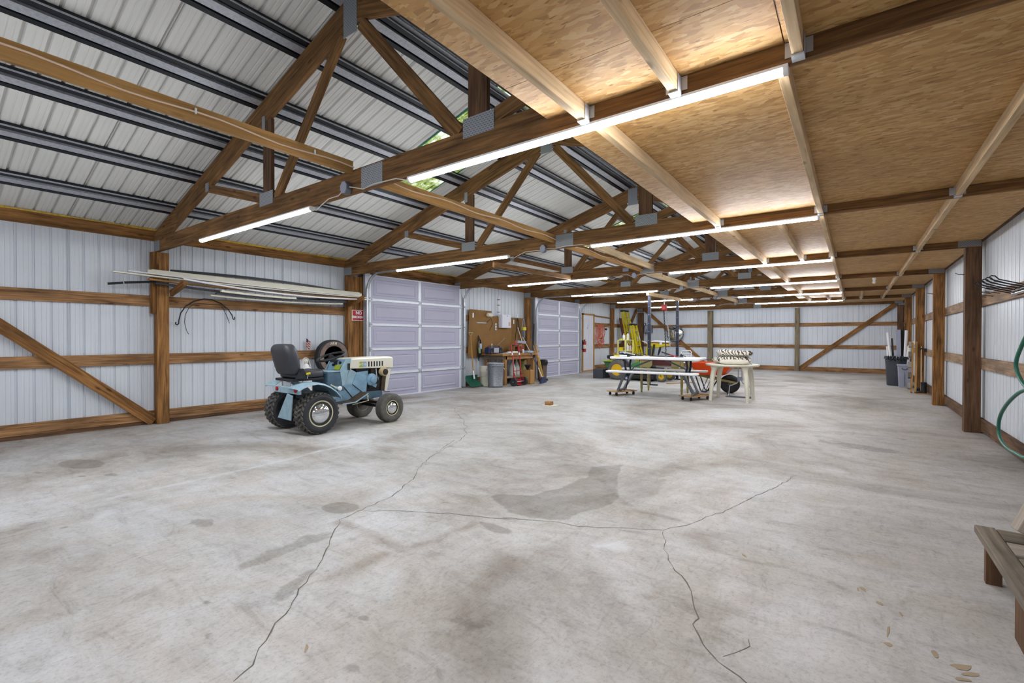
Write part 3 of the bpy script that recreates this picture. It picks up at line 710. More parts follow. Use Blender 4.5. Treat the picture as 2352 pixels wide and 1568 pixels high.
for y in (.1, 1.2, 2.0): m.box(-3.334, -3.326, y-.006, y+.006, 2.615, 2.65)
m.build('staple', 'white', cb)
m = MB(); m.bar((-3.0, TY[1]+.04, 2.545), (-3.0, TY[2], 2.52), .04, .09); one(m, 'lateral_brace', 'pale', 'pale second board beside the third lateral brace', 'brace', 'lateral braces along the trusses')
# beam that carries the garage door track
m = MB(); m.bar((-4.93, 6.2, 2.455), (-4.70, 8.44, 2.455), .04, .09); one(m, 'track_beam', 'timber', 'brown beam hung beside the third truss carrying the door track', 'beam')

# ---------------------------------------------------------------- loft: joists and boards on the right half
JX = [[-1.21, -.715, -.20], [-1.19, -.27, .69], [-1.16, -.655, -.27, .69], [-1.16, -.27, .69], [-1.16, -.27, .66], [-1.16, -.65, -.27, .15, .66]]
def joist(x, y0, y1, label, jitter=0):
    t = thing('loft_joist', label, 'joist', (x, (y0+y1)/2, 2.41), 0, 'pale loft joists')
    m = MB(); m.bar((x, y0+.002, 2.4555), (x+jitter, y1-.003, 2.4555), .042, .087); m.build('board', 'pale', t, bev=.002)
    h = MB(); yy = y1-.03
    h.box(x-.024, x+.024, yy-.03, yy+.027, 2.404, 2.4108)
    for sg in (-1, 1):
        h.box(min(x+sg*.0225, x+sg*.0245), max(x+sg*.0225, x+sg*.0245), yy-.03, yy+.027, 2.41, 2.495)
        h.box(min(x+sg*.023, x+sg*.052), max(x+sg*.023, x+sg*.052), yy+.025, yy+.027, 2.43, 2.495)
    h.build('joist_hanger', 'galvlt', t)
    return t
for b in range(6):
    y0 = TY[b-1]+.038 if b else -.666; y1 = TY[b]
    for k, x in enumerate(JX[b]):
        joist(x, y0, y1, 'pale loft joist, %s from the open loft edge, %s bay from the camera' % (ORD[k], ORD[b]))
SEAM = [[-.666, .70, 1.93, None], [None, 3.81, 4.34, None], [None, 7.0, None], [None, 10.0, None], [None, 13.0, None], [None, 16.0, None], [None, 19.0, None]]
for b in range(7):
    y0 = TY[b-1]+.04 if b else -.666; y1 = TY[b]-.002 if b < 6 else YE-.045
    s = [y0]+[v for v in SEAM[b] if v is not None and v > y0+.1]+[y1]
    for k in range(len(s)-1):
        for a, c, nm in ((-1.46, -.255, 'inner'), (-.252, XR, 'outer')):
            if b >= 5 and nm == 'inner' and False: continue
            m = MB(); m.box(a, c-.002, s[k]+.0015, s[k+1]-.0015, 2.50, 2.512)
            struct(m, 'ceiling_panel', 'osb', 'strand board loft sheet, %s strip, piece %d of the %s bay from the camera' % (nm, k+1, ORD[b]))

# ---------------------------------------------------------------- LED strip lights
def led():
    t = thing('strip_light', '', 'light', (0, 0, 0), 0, 'LED strip lights under the trusses')
    L = 2.44/2
    m = MB(); m.box(-L, L, -.024, .024, -.013, 0); m.build('housing', 'white', t)
    pr = [(-.0235, -.013), (-.0235, -.020)]+[(-.0235*math.cos(a), -.020-.019*math.sin(a)) for a in [PI*i/8 for i in range(1, 8)]]+[(.0235, -.020), (.0235, -.013)]
    m = MB(); m.prism(pr, 'x', -L+.02, L-.02); m.build('lens', 'led', t)
    for sg in (-1, 1):
        pr2 = [(p*1.1, -.021+(z+.021)*1.12) for p, z in pr]
        m = MB(); m.prism(pr2, 'x', min(sg*L, sg*(L-.02)), max(sg*L, sg*(L-.02))); m.build('end_cap', 'white', t)
    return t
L0 = led(); first = True
LPOS = [(-5.20, -1.46), (-5.24, -1.50), (-5.09, -1.48), (-5.16, -1.50), (-5.13, -1.48), (-5.20, -1.51)]
for i, y in enumerate(TY):
    for k, x in enumerate(LPOS[i]):
        lab = 'lit white strip light under the %s roof truss, %s' % (ORD[i], 'on the garage door side' if k == 0 else 'on the loft side')
        if first: L0.location = (x, y+.019, 2.41); L0['label'] = lab; first = False
        else: dup(L0, (x, y+.019, 2.41), label=lab)
for k, x in enumerate((-5.20, -1.46)):
    dup(L0, (x, TY[0]-SP+.019, 2.41), label='lit white strip light under the roof truss behind the camera, %s' % ('on the garage door side' if k == 0 else 'on the loft side'))
# junction boxes and light leads
jb0 = None
for i, y in enumerate(TY):
    x, z = [(-3.40, 2.455), (-3.405, 2.425), (-3.33, 2.39), (-3.355, 2.425), (-3.295, 2.405), (-3.325, 2.42)][i]
    lab = 'grey round junction box on the %s roof truss' % ORD[i]
    if jb0 is None:
        jb0 = thing('junction_box', lab, 'junction box', (x, y, z), 0, 'junction boxes on the trusses')
        m = MB(); k8 = [(x+.05*math.cos(PI/8+PI/4*j), z+.056*math.sin(PI/8+PI/4*j)) for j in range(8)]
        m.prism(k8, 'y', y-.05, y-.001); m.build('housing', 'steel', jb0, bev=.004)
        m = MB(); m.prism([(x+.044*math.cos(PI/8+PI/4*j), z+.05*math.sin(PI/8+PI/4*j)) for j in range(8)], 'y', y-.056, y-.05); m.build('cover', 'bingry', jb0)
    else: dup(jb0, (x, y, z), label=lab)
    xl, xr = LPOS[i][0]+1.22, LPOS[i][1]-1.22
    m = MB()
    m.tube([(xl, y+.02, 2.38), (xl+.10, y+.0, 2.355), (xl+.2, y-.007, 2.39), (xl+.3, y-.007, 2.42), (x-.14, y-.007, 2.42), (x-.05, y-.03, z-.02)], .0042, 6)
    m.tube([(x+.05, y-.03, z+.0), (x+.2, y-.007, 2.415), (x+.33, y-.007, 2.43), (xr-.12, y-.007, 2.42), (xr, y+.02, 2.39)], .0042, 6)
    one(m, 'light_lead', 'cableW', 'white lead looping from the strip lights to the junction box on the %s roof truss' % ORD[i], 'cable', 'light leads')
m = MB(); m.box(-3.56, -3.44, TY[2]-.04, TY[2]-.001, 2.48, 2.545); one(m, 'outlet_box', 'bingry', 'small square grey outlet box beside the junction box on the third roof truss', 'outlet', bev=.004)
# bare lamp holder on the fourth chord
t = thing('lamp_holder', 'white bare lamp holder under the fourth truss over the right side', 'lamp', (.30, TY[3]-.02, 2.33))
m = MB(); m.lathe([(.03, 2.40), (.03, 2.36), (.018, 2.34)], (.30, TY[3]-.02, 0), 'z', 12); m.build('socket', 'white', t, True)
m = MB(); m.ball((.30, TY[3]-.02, 2.315), .032); m.build('bulb', 'ivory', t, True)
# ---------------------------------------------------------------- garage doors
DX = -7.76
def garage(idx, y0, y1, zt, label):
    t = thing('door_%d' % idx, label, 'door', (DX, (y0+y1)/2, 0)); t['kind'] = 'structure'
    n = 5; ym = (y0+y1)/2; hs = zt/n
    for k in range(n):
        za, zb = k*hs+.012, (k+1)*hs
        m = MB(); m.box(DX-.04, DX-.012, y0, y1, za, zb-.004)
        for a, b in ((y0+.12, ym-.09), (ym+.07, y1-.18)):
            def fr(i, h): return [(DX-.012+h, a+i, za+.075+i), (DX-.012+h, b-i, za+.075+i), (DX-.012+h, b-i, zb-.085-i), (DX-.012+h, a+i, zb-.085-i)]
            vs = fr(0, 0)+fr(.012, .012)+fr(.035, .012)+fr(.055, .003)+fr(.075, .010)
            fs = [(4*l+j, 4*l+(j+1) % 4, 4*l+4+(j+1) % 4, 4*l+4+j) for l in range(4) for j in range(4)]+[(16, 17, 18, 19)]
            m.add(vs, fs)
        m.build('panel', 'door', t)
    for k in range(1, n):
        z = k*hs
        for a, b in ((y0+.06, ym-.04), (ym+.04, y1-.01)):
            m = MB(); m.prism([(DX-.012, z-.028), (DX+.016, z-.022), (DX+.016, z+.022), (DX-.012, z+.028)], 'y', a, b); m.box(DX-.012, DX+.024, a, b, z+.014, z+.02)
            m.build('strut', 'strut', t)
        for yy in (y0+.05, ym, y1-.02):
            m = MB(); m.box(DX-.012, DX+.012, yy-.03, yy+.03, z-.045, z+.045); m.tube([(DX+.014, yy-.035, z), (DX+.014, yy+.035, z)], .009, 8)
            m.build('hinge', 'galv', t)
    for yy, w in ((y0+.03, .06), (ym, .075), (y1-.03, .06)):
        m = MB(); m.box(DX-.012, DX-.006, yy-w/2, yy+w/2, .012, zt); m.build('stile', 'strut', t)
    m = MB(); m.box(DX-.012, DX+.01, y0, y1, .0, .02); m.box(DX-.012, DX+.006, y0, y1, zt-.02, zt); m.build('edge_rail', 'doorw', t)
    # roller tracks
    for sd, yy in ((0, y0-.055), (1, y1+.085)):
        m = MB(); z1 = zt-.36
        path = [(DX+.03, yy, .02), (DX+.035, yy, z1)]+[(DX+.035+.36*(1-math.cos(a)), yy, z1+.36*math.sin(a)) for a in [PI/2*i/8 for i in range(1, 9)]]+[(-4.95, yy, z1+.372)]
        for p, q in zip(path[:-1], path[1:]): m.bar(p, q, .045, .006, 0, (0, 1, 0) if False else (1, 0, 0))
        for p, q in zip(path[:-1], path[1:]):
            m.bar((p[0], yy-.024, p[2]), (q[0], yy-.024, q[2]), .004, .028, 0, (1, 0, .001)); m.bar((p[0], yy+.024, p[2]), (q[0], yy+.024, q[2]), .004, .028, 0, (1, 0, .001))
        m.build('track', 'galvlt', t)
        m = MB(); m.box(DX-.06, DX-.0, yy-.03 if sd == 0 else yy-.09, yy+.09 if sd == 0 else yy+.03, .02, zt+.02); m.build('track_angle', 'galv', t)
    for k in range(n):
        m = MB(); m.tube([(DX+.02, y1-.04, (k+.99)*hs), (DX+.02, y1+.085, (k+.99)*hs)], .007, 6); m.lathe([(.02, -.01), (.02, .01)], (DX+.03, y1+.085, (k+.99)*hs), 'y', 10); m.build('roller', 'galv', t)
    return t
garage(1, 5.80, 8.50, 2.47, 'wide lavender sectional garage door right of the no smoking sign')
garage(2, 11.87, 14.56, 2.42, 'lavender sectional garage door beside the white entry door')
# wood lining over the doors
for y0, y1, w in ((5.72, 8.66, 'wide'), (11.78, 14.75, 'narrower')):
    m = MB(); m.box(XL+.0, XL+.045, y0, y1, 2.47, 2.574); struct(m, 'trim_%d' % (30 if w == 'wide' else 31), 'timber', 'brown header board over the %s garage door' % w)
for y0, y1, nm in ((8.62, 8.72, 32), (14.68, 14.78, 33)):
    m = MB(); m.box(XL, XL+.11, y0, y1, 0, 2.41); struct(m, 'trim_%d' % nm, 'post', 'brown jamb post on the far side of the %s garage door' % ('wide' if nm == 32 else 'narrower'))
# entry door
t = thing('door_3', 'white panelled entry door past the garage doors', 'door', (-7.97, 15.62, 0)); t['kind'] = 'structure'
m = MB(); m.box(-7.99, -7.95, 15.22, 16.04, .03, 2.06)
m.build('leaf', 'doorw', t)
for a, b in ((15.30, 15.58), (15.68, 15.96)):
    for z0, z1 in ((.18, .78), (.92, 1.50), (1.62, 1.94)):
        m = MB(); m.box(-7.951, -7.943, a, b, z0, z1); m.build('raised_panel', 'doorw', t, bev=.004)
for a, b, z0, z1 in ((15.14, 15.22, 0, 2.12), (16.04, 16.12, 0, 2.12), (15.14, 16.12, 2.06, 2.12)):
    m = MB(); m.box(-8.0, -7.93, a, b, z0, z1); m.build('casing', 'strip', t)
m = MB(); m.box(-8.0, -7.88, 15.0, 16.35, 0, .04); m.build('threshold', 'strip', t)
m = MB(); m.lathe([(.012, 0), (.012, .03), (.028, .045), (.026, .065), (.01, .07)], (-7.95, 15.29, .98), 'x', 12); m.build('knob', 'galvlt', t, True)
m = MB(); m.box(-7.95, -7.946, 15.56, 15.61, 1.55, 1.72); m.build('paper_note', 'bingry', t)

# ---------------------------------------------------------------- blue garden tractor
T = thing('garden_tractor', 'old light blue garden tractor with cream hood and black seat', 'tractor', (-5.80, 3.9, 0))
def tyre(cx, cy, cz, R, w, rr, lug, n=26):
    m = MB(); h = w/2
    if lug:
        pr = [(rr, -h*.86), (rr+.02, -h*.97), (R*.80, -h), (R*.89, -h*.93), (R*.93, -h*.72), (R*.935, 0), (R*.93, h*.72), (R*.90, h*.93), (R*.80, h), (rr+.02, h*.97), (rr, h*.86)]
    else:
        pr = [(rr, -h*.8), (rr+.012, -h*.93), (R*.82, -h), (R*.93, -h*.9), (R*.975, -h*.72)]
        for k in range(5):
            a = -h*.66+k*h*.33
            pr += [(R*.995, a-h*.12), (R*.995, a+h*.12), (R*.955, a+h*.125), (R*.955, a+h*.205)]
        pr = pr[:-2]+[(R*.975, h*.76), (R*.93, h*.9), (R*.82, h), (rr+.012, h*.93), (rr, h*.8)]
    m.lathe(pr, (cx, cy, cz), 'x', 40)
    if lug:
        for k in range(n):
            for c, (u, ww) in enumerate(((-.74, .30), (-.26, .40), (.26, .40), (.74, .30))):
                a = 2*PI*(k+(.5 if c % 2 else 0))/n; sk = (.10 if c % 2 else -.10)
                hw = ww*h*.56; da = PI/n*.52
                vs = []
                for rad in (R*.92, R*(1.0 if abs(u) < .5 else .965)):
                    f = 1 if rad < R*.94 else .78
                    for sx, sa in ((-1, -1), (1, -1), (1, 1), (-1, 1)):
                        g = a+sa*da*f+sx*sk*.5; vs.append((cx+u*h+sx*hw*f, cy+rad*math.cos(g), cz+rad*math.sin(g)))
                m.add(vs, [(0, 1, 5, 4), (1, 2, 6, 5), (2, 3, 7, 6), (3, 0, 4, 7), (4, 5, 6, 7)], 1)
    return m
def wheel(name, cx, cy, R, w, rr, lug, out, cap):
    cz = R*.985
    ty = tyre(cx, cy, cz, R, w, rr, lug).build(name, ['rubber2', 'rubber'] if lug else 'rubber', T, smooth=not lug)
    h = w/2; s = out
    m = MB(); pr = [(rr*1.04, s*h*.80), (rr*1.0, s*h*.90), (rr*.92, s*h*.88), (rr*.86, s*h*.55), (rr*.6, s*h*.42), (.02, s*h*.42)]
    m.lathe(pr, (cx, cy, cz), 'x', 36); pr = [(rr*1.02, -s*h*.78), (rr*.94, -s*h*.84), (rr*.86, -s*h*.3), (.03, -s*h*.2)]; m.lathe(pr, (cx, cy, cz), 'x', 36)
    m.build('rim', 'rim', ty, True)
    if cap:
        m = MB(); r2 = rr*.84; m.lathe([(r2*1.02, s*h*.44), (r2, s*h*.60), (r2*.9, s*h*.86), (r2*.7, s*h*1.02), (r2*.4, s*h*1.12), (.002, s*h*1.16)], (cx, cy, cz), 'x', 36); m.build('hubcap', 'chrome', ty, True)
    m = MB(); m.tube([(cx+s*h*.75, cy+rr*.84, cz+.01), (cx+s*h*1.0, cy+rr*.82, cz+.01)], .005, 6); m.build('valve', 'black', ty)
    return ty
wheel('rear_wheel', -5.525, 3.335, .265, .25, .165, True, 1, True)
wheel('rear_wheel', -6.225, 3.325, .265, .25, .165, True, -1, False)
wheel('front_wheel', -5.455, 4.44, .207, .15, .108, False, 1, True)
wheel('front_wheel', -6.145, 4.44, .207, .15, .108, False, -1, False)
m = MB(); m.tube([(-6.2, 3.33, .262), (-5.55, 3.33, .262)], .035, 12); m.box(-5.98, -5.64, 3.20, 3.55, .20, .42); m.build('transaxle', 'soot', T, bev=.02)
m = MB(); m.tube([(-6.13, 4.44, .205), (-5.47, 4.44, .205)], .022, 8); m.bar((-6.08, 4.42, .26), (-5.52, 4.42, .26), .05, .04); m.build('front_axle', 'soot', T)
m = MB(); m.prism([(3.30, .38), (3.66, .34), (4.46, .34), (4.46, .44), (4.10, .445), (3.7, .50), (3.30, .50)], 'x', -5.96, -5.64); m.build('frame_rail', 'dkblue', T, bev=.006)
# body shell
m = MB(); m.prism([(3.60, .345), (3.94, .36), (4.10, .45), (4.02, .58), (3.78, .58), (3.60, .56)], 'x', -5.975, -5.625); m.build('body_side', 'blue', T, bev=.006)
m = MB(); m.prism([(3.555, .50), (3.555, .755), (3.72, .755), (3.74, .73), (3.80, .56), (3.80, .50)], 'x', -5.985, -5.615); m.build('dash_tower', 'dkblue', T, bev=.008)
m = MB(); m.prism([(3.55, .757), (3.55, .775), (3.735, .775), (3.75, .757)], 'x', -5.99, -5.61); m.build('dash_shelf', 'blue2', T, bev=.004)
for x0, x1 in ((-5.99, -5.965), (-5.637, -5.612)):
    m = MB(); m.prism([(3.735, .76), (3.83, .93), (3.905, .93), (3.89, .80), (3.87, .77), (3.80, .57), (3.77, .56)], 'x', x0, x1); m.build('tower_cheek', 'blue2', T, bev=.003)
m = MB(); m.prism([(3.755, .76), (3.835, .915), (3.87, .915), (3.87, .76)], 'x', -5.965, -5.637); m.build('dash_panel', 'blue', T)
d = MB(); 
for x, z, r in ((-5.72, .875, .022), (-5.86, .84, .018)):
    d.lathe([(r, 0), (r, .012), (r*.7, .016)], (0, 0, 0), 'y', 14); k = len(d.v)
    n0 = k-14*3
    for i in range(n0, k):
        a, b, c = d.v[i]; yy = 3.755+(z-.76)*.516-.004; d.v[i] = (x+a, yy-b, z+c)
d.build('gauge', 'black', T)
m = MB(); m.prism([(3.757, .775), (3.79, .84), (3.785, .845), (3.752, .78)], 'x', -5.80, -5.665); m.build('instrument_plate', 'jdl', T)
m = MB(); m.box(-5.611, -5.606, 3.845, 3.885, .775, .865); m.build('grip_pad', 'black', T, bev=.006)
m = MB(); m.prism([(3.80, .575), (3.90, .79), (4.00, .735), (4.02, .60), (3.95, .56)], 'x', -5.97, -5.63); m.build('firewall', 'blue2', T, bev=.004)
m = MB(); m.prism([(4.005, .735), (4.19, .745), (4.16, .45), (4.09, .45), (3.93, .57)], 'x', -5.635, -5.62); m.build('side_panel', 'blue', T, bev=.003)
m = MB(); m.bar((-5.618, 3.79, .55), (-5.618, 3.94, .375), .004, .012, 0, (0, .7, .7)); m.bar((-5.618, 3.93, .57), (-5.618, 4.09, .45), .004, .008, 0, (0, .7, .7)); m.build('panel_seam', 'soot', T)
m = MB(); m.box(-5.95, -5.66, 4.02, 4.44, .44, .80)
rr = random.Random(9)
for k in range(14): m.box(-5.66, -5.64+rr.random()*.02, 4.19+rr.random()*.2, 4.22+rr.random()*.2, .47+rr.random()*.2, .52+rr.random()*.26)
for k in range(7): m.box(-5.93, -5.652, 4.2+.034*k, 4.212+.034*k, .66, .76)
m.build('engine', 'soot', T)
m = MB(); m.lathe([(.088, 0), (.088, .045), (.07, .06), (.05, .062), (.048, .085), (.03, .092)], (-5.66, 4.255, .615), 'x', 24); m.prism([(4.255, .53), (4.33, .49), (4.385, .64), (4.26, .70)], 'x', -5.66, -5.625); m.build('engine_shroud', 'blue', T, True)
m = MB(); m.lathe([(.052, 0), (.052, .02), (.06, .022), (.06, .085), (.052, .09)], (-5.63, 4.43, .72), 'x', 24); a = m.build('air_cleaner', 'tan', T, True)
m = MB(); m.lathe([(.044, .0), (.044, .012), (.038, .014)], (-5.542, 4.43, .72), 'x', 20); m.build('cleaner_cap', 'soot', a, True)
m = MB(); m.tube([(-5.62, 4.325, .77), (-5.615, 4.34, .63)], .008, 8); m.build('exhaust_pipe', 'galvlt', T)
# hood
m = MB(); X0, X1 = -5.985, -5.615
sec = lambda y, z0, zt, dx=0: [(X0+dx, y, z0), (X0+dx, y, zt-.018), (X0+.02+dx, y, zt), ((X0+X1)/2, y, zt+.006), (X1-.02-dx, y, zt), (X1-dx, y, zt-.018), (X1-dx, y, z0)]
S3 = [sec(3.885, .79, .93), sec(4.2, .782, .935), sec(4.60, .770, .935), sec(4.635, .765, .925)]
vs = [p for s in S3 for p in s]; fs = [(i*7+j, i*7+j+1, i*7+8+j, i*7+7+j) for i in range(3) for j in range(6)]+[tuple(range(6, -1, -1)), tuple(range(21, 28))]+[(i*7, i*7+7, i*7+13, i*7+6) for i in range(3)]
m.add(vs, fs); H = m.build('hood', 'cream', T, bev=.006)
m = MB(); m.box(-5.6155, -5.6125, 4.025, 4.47, .795, .888); m.build('badge_strip', 'cream', H, bev=.001)
m = MB()
for k in range(6): m.box(-5.6130, -5.6115, 4.185+k*.0475, 4.208+k*.0475, .805, .878)
m.build('vent_slots', 'black', H)
m = MB(); m.box(-5.6130, -5.6117, 4.037, 4.095, .802, .880); m.build('badge', 'jdl', H)
m = MB(); m.box(-5.6130, -5.6117, 4.095, 4.158, .802, .880); m.build('badge', paint('badge blue grey', '8fa9c0', .5), H)
RX = Matrix(((0, 0, 1, 0), (1, 0, 0, 0), (0, 1, 0, 0), (0, 0, 0, 1)))
text('HT', .052, H, 'white', Matrix.Translation((-5.6113, 4.068, .840)) @ RX)
text('16', .042, H, 'white', Matrix.Translation((-5.6113, 4.126, .842)) @ RX)
m = MB(); m.box(-5.616, -5.611, 3.925, 3.985, .795, .808); m.build('latch', 'cream', H)
m = MB(); m.prism([(4.535, .765), (4.62, .765), (4.535, .42), (4.49, .43)], 'x', -5.965, -5.632); m.build('grille_shell', 'cream', T, bev=.006)
m = MB(); m.prism([(4.47, .765), (4.536, .765), (4.49, .43), (4.43, .45)], 'x', -5.96, -5.636); m.build('grille_side', 'rust', T)
m = MB(); m.tube([(-5.62, 4.46, .43), (-5.60, 4.56, .415)], .006, 6); m.bar((-5.62, 4.47, .36), (-5.60, 4.56, .38), .012, .02); m.build('hitch_pin', 'soot', T)
# steering
m = MB(); m.tube([(-5.80, 3.83, .76), (-5.815, 3.75, .96)], .016, 10); m.lathe([(.045, -.03), (.05, .0), (.03, .035), (.02, .05)], (-5.815, 3.765, .91), 'z', 14); m.build('steering_column', 'black', T, True)
C = Vector((-5.83, 3.74, .957)); nv = Vector((0, -.33, 1)).normalized(); ua = Vector((1, 0, 0)); va = nv.cross(ua)
m = MB(); m.tube([C+ua*.185*math.cos(a)+va*.185*math.sin(a) for a in [2*PI*k/40 for k in range(40)]], .0145, 10, 0, True); m.build('steering_wheel', 'black', T, True)
m = MB()
for a in (.5, 2.6, 4.7): m.bar(C-nv*.012, C+ua*.18*math.cos(a)+va*.18*math.sin(a), .022, .008, 0, nv)
m.lathe([(.035, -.03), (.035, .01), (.02, .02)], tuple(C), 'z', 16); m.build('wheel_spokes', 'black', T)
# seat
m = MB()
sect = []
for u, hw, y, th in ((.735, .20, 3.09, .06), (.76, .225, 3.075, .09), (.90, .235, 3.05, .105), (1.02, .235, 3.02, .115), (1.09, .215, 3.005, .11), (1.13, .17, 3.01, .08), (1.14, .12, 3.02, .045)):
    ring = []
    for j in range(20):
        a = 2*PI*j/20; ca, sa = math.cos(a), math.sin(a)
        sq = lambda v, e: math.copysign(abs(v)**e, v)
        ring.append((-5.84+hw*sq(ca, .45), y+.065+th*.80*sq(sa, .6), u))
    sect.append(ring)
vs = [p for r in sect for p in r]; k = len(sect)
m.add(vs, [(i*20+j, i*20+(j+1) % 20, i*20+20+(j+1) % 20, i*20+20+j) for i in range(k-1) for j in range(20)]+[tuple(range(19, -1, -1)), tuple((k-1)*20+j for j in range(20))])
B = m.build('seat_back', 'vinyl', T, True, sub=1)
m = MB(); m.lathe([(.05, 0), (.04, -.008), (.02, -.010)], (-5.86, 3.052, .95), 'y', 16); m.build('back_recess', 'black', B, True)
m = MB()
sect = []
for z, k in ((.70, .96), (.715, 1), (.765, 1.0), (.788, .96), (.795, .8)):
    sect.append([(-5.835+.225*k*math.copysign(abs(math.cos(a))**.4, math.cos(a)), 3.32+.215*k*math.copysign(abs(math.sin(a))**.4, math.sin(a)), z+(.012 if math.sin(a) > .5 and z > .75 else 0)) for a in [2*PI*j/24 for j in range(24)]])
vs = [p for r in sect for p in r]; k = len(sect)
m.add(vs, [(i*24+j, i*24+(j+1) % 24, i*24+24+(j+1) % 24, i*24+24+j) for i in range(k-1) for j in range(24)]+[tuple(range(23, -1, -1)), tuple((k-1)*24+j for j in range(24))])
m.build('seat_cushion', 'vinyl', T, True, sub=1)
m = MB(); m.box(-6.04, -5.62, 3.07, 3.50, .668, .70); m.build('seat_pan', 'black', T, bev=.008)
m = MB(); m.prism([(3.10, .70), (3.16, .83), (3.20, .83), (3.26, .72), (3.26, .70)], 'x', -5.608, -5.596); m.lathe([(.018, 0), (.018, .012)], (-5.60, 3.175, .80), 'x', 10); m.build('recliner_bracket', 'black', T)
m = MB(); m.tube([(-5.59, 3.25, .70), (-5.585, 3.26, .755)], .005, 6); l = m.build('seat_lever', 'galvlt', T)
m = MB(); m.tube([(-5.585, 3.235, .757), (-5.585, 3.285, .765)], .013, 10); m.build('lever_grip', 'yellow', l, True)
m = MB()
for x, y in ((-5.72, 3.10), (-5.68, 3.24), (-5.95, 3.12)): m.tube([(x, y, .60), (x, y, .67)], .008, 6)
m.build('seat_spring', 'galv', T)
m = MB(); m.box(-6.03, -5.46, 3.06, 3.10, .52, .60); P = m.build('rear_panel', 'blue2', T, bev=.006)
for x in (-5.52, -5.96):
    m = MB(); m.lathe([(.026, 0), (.026, -.014), (.016, -.02)], (x, 3.06, .568), 'y', 16); m.build('tail_light', 'red', P, True)
m = MB(); m.prism([(-5.70, .52), (-5.93, .20), (-5.62, .19), (-5.58, .50)], 'y', 3.045, 3.06); m.build('hitch_plate', 'blue2', T, bev=.003)
for sx, xa, xb in ((1, -5.665, -5.405), (-1, -6.33, -6.09)):
    G = []
    for (y, z) in ((3.03 if sx > 0 else 3.09, .585), (3.10 if sx > 0 else 3.13, .618), (3.19, .645), (3.28, .652), (3.37, .635), (3.46, .592), (3.54, .535), (3.60, .47), (3.625, .43)):
        xo, xi = (xb, xa) if sx > 0 else (xa, xb)
        G.append([(xi, y, z), ((xi*2+xo)/3, y, z+.004), ((xi+xo*2)/3, y, z+.002), (xo-sx*.012, y, z-.004), (xo, y, z-.022)])
    if sx < 0: G = [r[::-1] for r in G]
    m = MB(); m.sheet(G, .005); m.build('fender', 'blue2', T, True)
for xa, xb in ((-5.64, -5.44), (-6.16, -5.96)):
    m = MB(); pr = [(3.655, .332), (3.655, .345), (3.86, .352), (4.065, .452), (4.065, .438), (3.862, .338)]
    m.prism(pr, 'x', xa, xb); f = m.build('footboard', 'blue2', T, bev=.002)
    m = MB(); m.prism([(3.665, .3465), (3.665, .351), (3.86, .358), (4.06, .456), (4.06, .451), (3.86, .353)], 'x', xa+.012, xb-.012); m.build('grip_mat', 'rust', f)
m = MB(); m.tube([(-5.60, 3.66, .545), (-5.52, 3.665, .545)], .022, 12, 0); k = m.build('axle_knob', 'blue', T, True)
m = MB(); m.lathe([(.03, 0), (.03, .012), (.018, .018)], (-5.52, 3.665, .545), 'x', 16); m.build('knob_face', 'white', k, True)
m = MB(); m.bar((-5.50, 3.62, .55), (-5.56, 3.56, .60), .012, .012); m.bar((-5.45, 4.07, .34), (-5.46, 4.05, .45), .01, .01); m.tube([(-5.55, 3.88, .30), (-5.45, 4.06, .345), (-5.45, 4.065, .42)], .006, 6); m.build('pedal_rod', 'rim', T)

# ---------------------------------------------------------------- left wall: sign, tyre, statue, flag, rack
S = thing('no_smoking_sign', 'red and white no smoking sign nailed to the post', 'sign', (-7.85, 5.632, 1.55))
m = MB(); m.box(-7.8495, -7.846, 5.477, 5.788, 1.55, 1.757); m.build('plate', 'white', S, bev=.001)
m = MB(); m.box(-7.846, -7.8452, 5.489, 5.776, 1.560, 1.747); m.build('red_field', 'redsign', S)
text('NO', .088, S, 'white', Matrix.Translation((-7.845, 5.633, 1.700)) @ RX, bold=.0035)
text('SMOKING', .064, S, 'white', Matrix.Translation((-7.845, 5.633, 1.618)) @ RX, bold=.003)
t = thing('spare_tyre', 'worn spare tyre standing on a wooden crate behind the tractor', 'tyre', (-7.76, 4.99, .55))
m = tyre(-7.76, 4.99, .865, .315, .15, .17, False); m.build('tread', 'rubber2', t, True)
m = MB(); m.lathe([(.27, .073), (.285, .078), (.21, .079), (.20, .073)], (-7.76, 4.99, .865), 'x', 40); m.build('sidewall', paint('dusty tyre wall', '7b6a62', .9, 0, .2, 20), t, True)
em = MB()
for k, a in enumerate((-.22, -.11, 0, .11, .22)):
    y, z = 4.99+.248*math.sin(a), .865+.248*math.cos(a)
    em.bar((-7.6795, y-.018*math.cos(a), z-.02+.018*math.sin(a)*0), (-7.6795, y+.008*(1 if k % 2 else -1), z+.022), .003, .012, 0, (0, 1, 0))
em.build('tyre_mark', 'linen', t)
c = thing('wooden_crate', 'rough brown crate under the spare tyre', 'crate', (-7.78, 5.0, 0))
for y in (4.74, 5.16):
    for x in (-7.90, -7.68):
        m = MB(); m.box(x-.03, x+.03, y-.05, y+.05, 0, .545); m.build('leg', 'oldwood', c)
m = MB()
for z in (.08, .28, .49): m.box(-7.665, -7.645, 4.69, 5.21, z, z+.085)
m.build('slat', 'oldwood', c)
m = MB(); m.box(-7.93, -7.65, 4.69, 5.21, .52, .55); m.build('top', 'oldwood', c)
t = thing('garden_statue', 'small white robed garden statue behind the tractor seat', 'statue', (-7.74, 4.465, 0))
m = MB(); m.lathe([(.15, 0), (.15, .05), (.125, .06), (.12, .2), (.115, .4), (.105, .56), (.085, .68), (.06, .735), (.035, .765), (.03, .78)], (-7.74, 4.465, 0), 'z', 24, 0, .8, 1); m.build('robe', 'white', t, True)
m = MB(); m.ball((-7.735, 4.465, .805), .05, 16, 0, .9, .85, 1.05); m.lathe([(.008, 0), (.004, .018)], (-7.69, 4.465, .80), 'x', 8); m.build('head', 'ivory', t, True)
